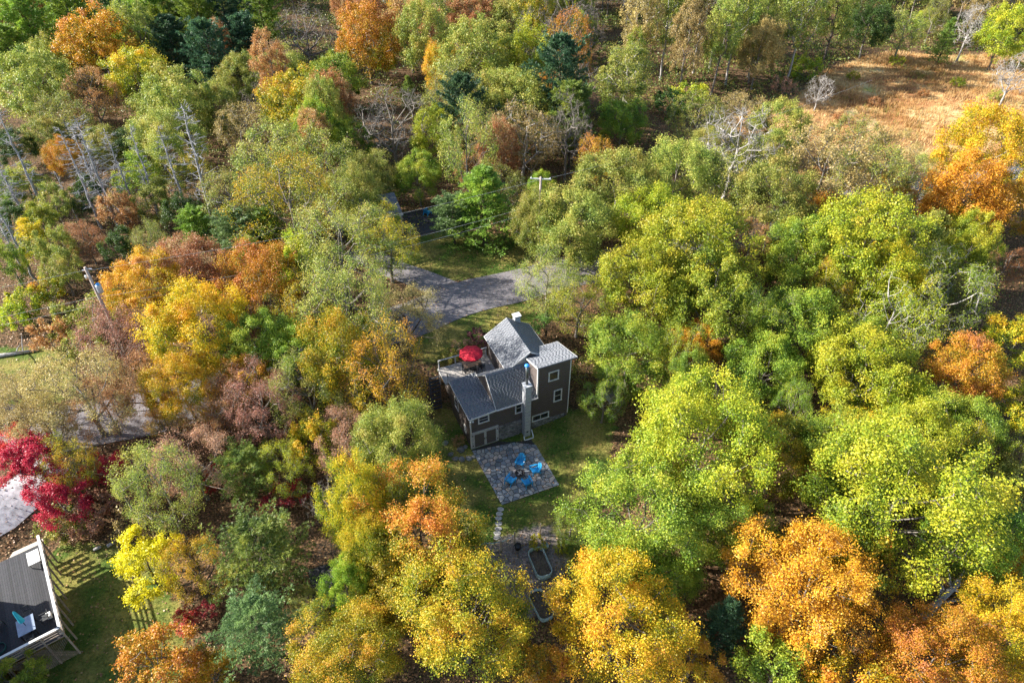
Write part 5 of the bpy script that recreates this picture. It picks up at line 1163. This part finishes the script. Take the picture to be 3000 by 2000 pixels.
T(350, 1530, 95, 'D', 'amber', 'tan-orange tree below the small lawn')
T(480, 1540, 65, 'D', 'gold', 'golden small tree below the small lawn')
T(30, 1560, 60, 'D', 'green', 'green tree in front of the raised deck')
T(760, 1180, 55, 'B', 'tan', 'bare grey small tree behind the orange-topped maple', .9)
T(760, 1270, 36, 'B', 'tan', 'low bare tree above the shed', .9)
T(800, 1100, 45, 'S', 'olive', 'thin olive tree beside the bare grey small tree')
# shrubs by the house
T(1100, 775, 26, 'H', 'wine', 'purple-leaved shrub behind the red umbrella')
T(1140, 755, 18, 'H', 'olive', 'yellow-green shrub next to the purple-leaved shrub'); T(1065, 800, 26, 'X', 'pink', 'faded pinkish shrub at the deck corner'); T(1030, 820, 22, 'H', 'olive', 'olive shrub on the bank beside the deck')
T(1255, 735, 30, 'U', 'fern', 'green tree of heaven with long fronds beside the gable', 1.6)
T(1230, 755, 20, 'U', 'fern', 'small green frond-leaved sapling beside the gable', 1.4)
T(1056, 1012, 15, 'H', 'flower', 'hydrangea with faded pink flower heads at the house corner')
T(1345, 850, 45, 'X', 'olive', 'scraggy shrub behind the tower'); T(1345, 920, 28, 'X', 'olive', 'scraggy yellow-green shrub beside the storage bin')
T(1235, 1245, 20, 'H', 'goldgreen', 'garden shrub round the lone wooden post'); T(1290, 1255, 17, 'H', 'lime', 'bright green garden shrub beside the planter tank')
for i, (u, v, r, pal) in enumerate(((60, 700, 40, 'lime'), (110, 670, 36, 'goldgreen'), (30, 730, 36, 'lime'), (160, 740, 45, 'olive'), (230, 720, 45, 'olive'), (110, 770, 40, 'rust'), (200, 790, 45, 'olive'))):
    T(u, v, r, 'H', pal, {'lime': 'bright yellow-green roadside bush below the overhead cables', 'goldgreen': 'golden-green roadside bush below the overhead cables', 'olive': 'olive roadside bush near the transformer pole', 'rust': 'rust-coloured roadside bush near the fallen birch log'}[pal], 1.3, None, 'roadside bushes below the cables')
# meadow edge and the back row
T(1885, 205, 32, 'B', 'tan', 'small white-limbed bare tree at the meadow edge', .9, 'pale')
T(1850, 155, 34, 'H', 'lime', 'rounded green bush at the back of the meadow'); T(1800, 200, 30, 'X', 'pink', 'bare purplish thicket at the meadow edge'); T(1540, 240, 40, 'H', 'deep', 'dark green bush in the marshy gap'); T(1590, 225, 40, 'H', 'lime', 'yellow-green bush in the marshy gap')
for i, (u, v, r, pal, bk) in enumerate(((1540, 40, 42, 'olive', 'pale'), (1620, 30, 40, 'tan', 'pale'), (1700, 50, 42, 'olive', 'pale'), (1770, 20, 40, 'olive', 'grey'), (1850, 40, 42, 'olive', 'pale'), (1480, 60, 40, 'tan', 'pale'), (1930, 30, 40, 'olive', 'dark'), (1660, 100, 36, 'olive', 'grey'), (1580, 110, 36, 'tan', 'grey'))):
    T(u, v - 25, r * 1.1, 'T', pal, 'slender pale-barked tree in the row behind the meadow' if bk == 'pale' else 'slender dark-barked tree in the row behind the meadow', 1.35, bk, 'slender pale trees behind the meadow' if bk == 'pale' else 'slender dark trees behind the meadow')
T(2000, 50, 55, 'D', 'deep', 'dark green shaded tree behind the meadow'); T(2080, 60, 50, 'S', 'olive', 'thin tree in shade behind the meadow'); T(2130, 40, 24, 'D', 'lime', 'small bright green maple behind the meadow')
T(2230, 60, 40, 'B', 'tan', 'bleached white bare pine at the far meadow side', 1.3, 'pale'); T(2310, 70, 60, 'D', 'lime', 'green-yellow tree at the far meadow side'); T(2330, 170, 40, 'B', 'tan', 'pale leaning bare tree beside the meadow', 1.2, 'pale')
T(2170, 100, 30, 'C', 'pine', 'small olive spruce at the far meadow side')

# ------------------------------------------------------------------ woodland between and beyond them
CLEAR = [[(975, 900), (1110, 700), (1260, 700), (1320, 800), (1330, 900), (1400, 960), (1380, 1100), (1310, 1300), (1280, 1420), (1180, 1420), (1110, 1280), (1000, 1150)],
         [(1000, 640), (1215, 610), (1215, 730), (1000, 840), (940, 760)], [(900, 570), (940, 530), (1200, 560), (1210, 640), (950, 680)], [(860, 450), (1010, 450), (1010, 540), (890, 540)],
         [(0, 1130), (110, 1130), (260, 1260), (240, 1568), (0, 1568)], [(1650, 1180), (1830, 1130), (1830, 1210), (1680, 1330)], [(1880, 110), (2352, 110), (2352, 300), (2050, 320), (1820, 250)], [(170, 920), (340, 920), (340, 990), (170, 990)],
         [(1480, 190), (1640, 190), (1600, 300), (1470, 300)], [(1340, 900), (1450, 860), (1450, 960), (1350, 980)], [(0, 800), (160, 800), (160, 900), (0, 930)], [(185, 600), (240, 600), (250, 700), (210, 700)], [(0, 250), (500, 230), (520, 560), (0, 640)], [(840, 210), (980, 210), (980, 400), (840, 400)], [(1600, 270), (1790, 270), (1790, 400), (1600, 400)], [(640, 30), (760, 30), (760, 110), (640, 110)]]
def clear_of(x, y, r, ht):
    z = float(terr(x, y))
    for f in (.1, .5, .95):
        u, v, w_ = projpx(x, y, z + ht * f); rp = r * FPX / w_ / K * (1.0 if f == .5 else .5)
        for p in CLEAR:
            for du, dv in ((0, 0), (rp, 0), (-rp, 0), (0, rp), (0, -rp)):
                if inpoly(u + du, v + dv, p): return False
    return True
def free(x, y, r, k=.44): return all((x - a) ** 2 + (y - b) ** 2 > ((r + c) * k) ** 2 for a, b, c in placed)
ANCH = [(at(u, v)[0], ph) for u, v, ph in ((905, 540, 'behind the far cabin'), (760, 480, 'near the cabin driveway'), (1110, 560, 'near the lawn spruce'), (1284, 220, 'beside the bleached white snag'), (900, 360, 'near the leafless pinkish tree'), (690, 320, 'near the golden-flanked maple'), (560, 340, 'near the creamy half-bare tree'), (400, 330, 'behind the row of dead trunks'), (90, 300, 'behind the thickest dead trunks'), (840, 170, 'among the tan-orange oaks'), (1080, 150, 'among the reddish-brown oaks'), (480, 150, 'below the dark pine stand'), (250, 180, 'near the orange-yellow oak'), (90, 160, 'among the yellow-tipped pines'),
    (1440, 330, 'at the marsh edge'), (1650, 160, 'among the slender trees behind the meadow'), (2000, 110, 'at the back of the meadow'), (2300, 160, 'at the far meadow side'), (1690, 430, 'near the bare silver-grey tree'), (2250, 520, 'near the brilliant yellow maple'), (2060, 500, 'near the small roadside maples'), (1600, 700, 'in the oak stand behind the tower'), (1990, 700, 'near the white-trunked sycamore'), (1900, 980, 'near the open yellow-green maple'), (2200, 1050, 'near the columnar orange maple'), (1500, 450, 'near the crossarm pole'), (2100, 1350, 'near the fallen tree'), (1850, 1450, 'near the vivid orange oak'),
    (330, 700, 'near the transformer pole'), (600, 720, 'near the orange-green maple'), (760, 640, 'near the road bend'), (600, 1000, 'below the dark green maple'), (420, 1150, 'near the pale pink tree'), (600, 1350, 'near the large rounded pine'), (800, 1180, 'near the bare grey small tree'), (150, 800, 'near the fallen birch log'), (1500, 900, 'near the storage bin'))]
fills = []; tries = 0
while len(fills) < 240 and tries < 20000:
    tries += 1; far_ = rng.random() < .75
    if far_: y = rng.uniform(75, 215); x = rng.uniform(-.72, .72) * (y * .9 + 25)
    else: y = rng.uniform(22, 75); x = rng.uniform(-.95, .95) * (y * .62 + 25)
    r = rng.uniform(2.2, 4.4) if far_ else rng.uniform(1.4, 3.0)
    if abs(dist_poly_line(np.array(x), np.array(y), road_c)) < 3.6 + r * .4 or inpoly(x, y, MEADOW) or lawn_at(np.array(x), np.array(y)): continue
    s_, d_ = (np.array([x, y]) - A) @ E1, (np.array([x, y]) - A) @ E2
    if -4 < s_ < 13 and -16 < d_ < 14: continue
    ht = r * rng.uniform(2.6, 3.5) + 2.5
    if not free(x, y, r) or not clear_of(x, y, r, ht): continue
    if not far_: pals, kinds = ['olive', 'green', 'lime', 'goldgreen'], ['small', 'sparse', 'mid']
    elif x < -35: pals, kinds = ['olive', 'green', 'olive', 'lime', 'deep', 'rust'], ['far', 'sparsefar', 'far', 'tall', 'pinefar', 'bare']
    elif x < 15: pals, kinds = ['olive', 'rust', 'olive', 'goldgreen', 'amber', 'green'], ['far', 'sparsefar', 'tall', 'far', 'bare', 'pinefar']
    else: pals, kinds = ['olive', 'tan', 'green', 'olive'], ['sparsefar', 'far', 'tall', 'bare', 'tall']
    pal = pals[rng.integers(len(pals))]; kd = kinds[rng.integers(len(kinds))]
    if kd == 'pinefar': pal = ['limepine', 'pine', 'darkpine'][rng.integers(3)]
    cname = dict(olive='olive', goldgreen='gold-green', rust='russet', amber='amber', tan='tan', green='green', lime='lime-green', deep='dark green', limepine='yellow-green', pine='green', darkpine='dark green')[pal] if kd != 'bare' else 'grey'
    form = {'sparsefar': 'thin-leaved', 'sparse': 'thin-leaved', 'far': 'full-crowned', 'mid': 'full-crowned', 'tall': 'slender', 'bare': 'leafless', 'small': 'small', 'pinefar': 'tall'}[kd]
    wh = min(ANCH, key=lambda a: (a[0][0] - x) ** 2 + (a[0][1] - y) ** 2)[1]
    lab = '%s %s %s %s' % (form, cname, 'pine' if kd == 'pinefar' else 'tree', wh)
    fills.append([kd, pal, x, y, r * (.8 if kd == 'tall' else 1), ht * (1.15 if kd == 'tall' else 1), lab]); placed.append((x, y, r))
bylab = {}
for f in fills: bylab.setdefault(f[6], []).append(f)
for lab, fs in bylab.items():
    fs.sort(key=lambda f: f[5])
    if len(fs) == 2: fs[0][6] = 'lower ' + lab; fs[1][6] = 'higher ' + lab
    elif len(fs) == 3: fs[0][6] = 'lowest ' + lab; fs[1][6] = 'middle-sized ' + lab; fs[2][6] = 'highest ' + lab
for f in fills: plant(*f, group='woodland trees' if sum(1 for g in fills if g[6] == f[6]) == 1 else f[6].replace(' tree ', ' trees ').replace(' pine ', ' pines '))
x_, y_ = 3.2, 65.2; plant('mid', 'olive', x_, y_, 2.9, 9.6, 'olive tree standing close before the crossarm pole')
for i in range(64):
    y = rng.uniform(165, 240); x = rng.uniform(-.72, .72) * (y * .9 + 25)
    for _ in range(30):
        if free(x, y, 4, .45) and not inpoly(x, y, MEADOW): break
        y = rng.uniform(165, 240); x = rng.uniform(-.72, .72) * (y * .9 + 25)
    if x > 12:
        pal = ['darkpine', 'deep', 'darkpine'][i % 3]; kk = 'pinefar' if pal == 'darkpine' else 'tall'; lb_ = 'tall dark pine at the shaded back of the meadow woods' if kk == 'pinefar' else 'slender dark green tree at the shaded back of the meadow woods'
        plant(kk, pal, x, y, rng.uniform(3, 4.5), rng.uniform(17, 22), lb_, lb_.replace(' pine ', ' pines ').replace(' tree ', ' trees ')); continue
    pal = ['olive', 'rust', 'green', 'tan'][rng.integers(4)]; nm_ = dict(olive='olive', rust='russet', green='green', tan='tan')[pal]
    plant('far', pal, x, y, rng.uniform(3.5, 5.5), rng.uniform(11, 16), 'full-crowned %s tree at the very back of the woods' % nm_, 'full-crowned %s trees at the very back of the woods' % nm_)
# ------------------------------------------------------------------ uncountable cover
def scatter(n, x0, x1, y0, y1, keep):
    X = rng.uniform(x0, x1, n); Y = rng.uniform(y0, y1, n); k = keep(X, Y); return X[k], Y[k]
def stuff(name, V, F, a3, m):
    o = link(name, npmesh(name, V, F, m, a3)); o['kind'] = 'stuff'; return o
def infr(X, Y, m=60):
    u, v, w_ = projpx(X, Y, terr(X, Y)); return (u > -m) & (u < 2352 + m) & (v > -m) & (v < 1568 + m)
# fallen leaves
X, Y = scatter(150000, -60, 60, 14, 110, lambda x, y: infr(x, y) & (rng.random(len(x)) < np.where(lawn_at(x, y), .3, 1)) & ~((np.abs((x - A[0]) * E1[0] + (y - A[1]) * E1[1] - 4.5) < 5.2) & (np.abs((x - A[0]) * E2[0] + (y - A[1]) * E2[1] - 3.6) < 4.2)))
n = len(X); C = np.stack([X, Y, terr(X, Y) + rng.uniform(.02, .1, n) + np.where((dist_poly_line(X, Y, road_c) < 3.1) & (rng.random(n) < np.clip(dist_poly_line(X, Y, road_c) / 3.2, 0, 1) ** 4 * .7), .09, 0)], 1); nr = unit(rng.normal(size=(n, 3)) * .45 + [0, 0, 1]); s = rng.uniform(.09, .2, n)
V, F, a3 = leaves(C, nr, s, s * .75, np.stack([rng.random(n)] * 3, 1)); stuff('fallen_leaves', V, F, a3, leaf_mat('fallen_leaf', [(.14, .07, .035), (.27, .14, .06), (.38, .2, .09), (.33, .24, .1)], 0, .1))
# undergrowth in the woods
def wood(x, y):
    s_ = (x - A[0]) * E1[0] + (y - A[1]) * E1[1]; d_ = (x - A[0]) * E2[0] + (y - A[1]) * E2[1]
    return infr(x, y) & ~lawn_at(x, y) & ~inpoly(x, y, MEADOW) & (dist_poly_line(x, y, road_c) > 4) & ~((s_ > -3) & (s_ < 11) & (d_ > -15) & (d_ < 12)) & ~inpoly(x, y, DIRT[0]) & (np.sin(x * .31 + 1) * np.cos(y * .27) + rng.normal(0, .5, len(x)) > np.where(y > 62, -.35, .35)) & ~((x < -26) & (y < 33))
X, Y = scatter(42000, -125, 125, 16, 190, wood); k = 12; n = len(X); hB = rng.uniform(.3, 1.7, n)
C = np.repeat(np.stack([X, Y, terr(X, Y)], 1), k, 0) + rng.normal(0, 1, (n * k, 3)) * [.5, .5, 0] + np.stack([np.zeros(n * k), np.zeros(n * k), np.repeat(hB, k) * rng.random(n * k) ** .6], 1)
sz = np.repeat(np.clip(Y / 55 * .15, .12, .36), k) * rng.uniform(.7, 1.3, n * k); nr = unit(rng.normal(size=(n * k, 3)) * .7 + [0, 0, .7])
V, F, a3 = leaves(C, nr, sz, sz * .7, np.stack([rng.random(n * k), np.repeat(rng.random(n), k), rng.random(n * k)], 1)); stuff('undergrowth', V, F, a3, leaf_mat('undergrowth_leaf', [(.035, .065, .015), (.08, .12, .022), (.15, .18, .03), (.22, .19, .04), (.28, .14, .05)], .05, .25))
# meadow grass and lawn grass: blades in tufts
def blades(X, Y, k, hh, wd, spread, name, m):
    n = len(X); B = np.repeat(np.stack([X, Y, terr(X, Y)], 1), k, 0); B[:, :2] += rng.normal(0, spread, (n * k, 2)); a = rng.random(n * k) * 6.28; h = np.repeat(hh, k) * rng.uniform(.6, 1.2, n * k); ln = rng.normal(0, .28, (n * k, 2)) * h[:, None]
    sd = np.stack([np.cos(a), np.sin(a), np.zeros(n * k)], 1) * wd; tip = B + np.concatenate([ln, h[:, None]], 1); V = np.stack([B - sd, B + sd, tip], 1).reshape(-1, 3)
    stuff(name, V, np.arange(3 * n * k).reshape(-1, 3), np.repeat(np.stack([rng.random(n * k), np.repeat(.5 + .5 * np.sin(X * .23) * np.cos(Y * .19 + 1), k), rng.random(n * k)], 1), 3, 0), m)
X, Y = scatter(26000, 0, 130, 70, 175, lambda x, y: inpoly(x, y, MEADOW)); blades(X, Y, 9, .35 + .7 * (.5 + .5 * np.sin(X * .31 + Y * .12)) * rng.random(len(X)) + .1, .05, .3, 'meadow_grass', leaf_mat('meadow_grass_blade', [(.2, .22, .05), (.42, .22, .08), (.56, .36, .14), (.6, .42, .2), (.34, .16, .06)], .0, .3))
X, Y = scatter(60000, -45, 20, 15, 85, lambda x, y: lawn_at(x, y) & infr(x, y)); s_ = (X - A[0]) * E1[0] + (Y - A[1]) * E1[1]; d_ = (X - A[0]) * E2[0] + (Y - A[1]) * E2[1]
ok = ~inpoly(s_, d_, PATIO) & ~((s_ > -.1) & (s_ < 9.5) & (d_ > -.1) & (d_ < 7.5)); X, Y = X[ok], Y[ok]; blades(X, Y, 4, np.full(len(X), .11), .018, .07, 'lawn_grass', leaf_mat('lawn_blade', [(.045, .08, .015), (.09, .13, .025), (.17, .17, .04)], .0, .3))
# potted and planter greenery
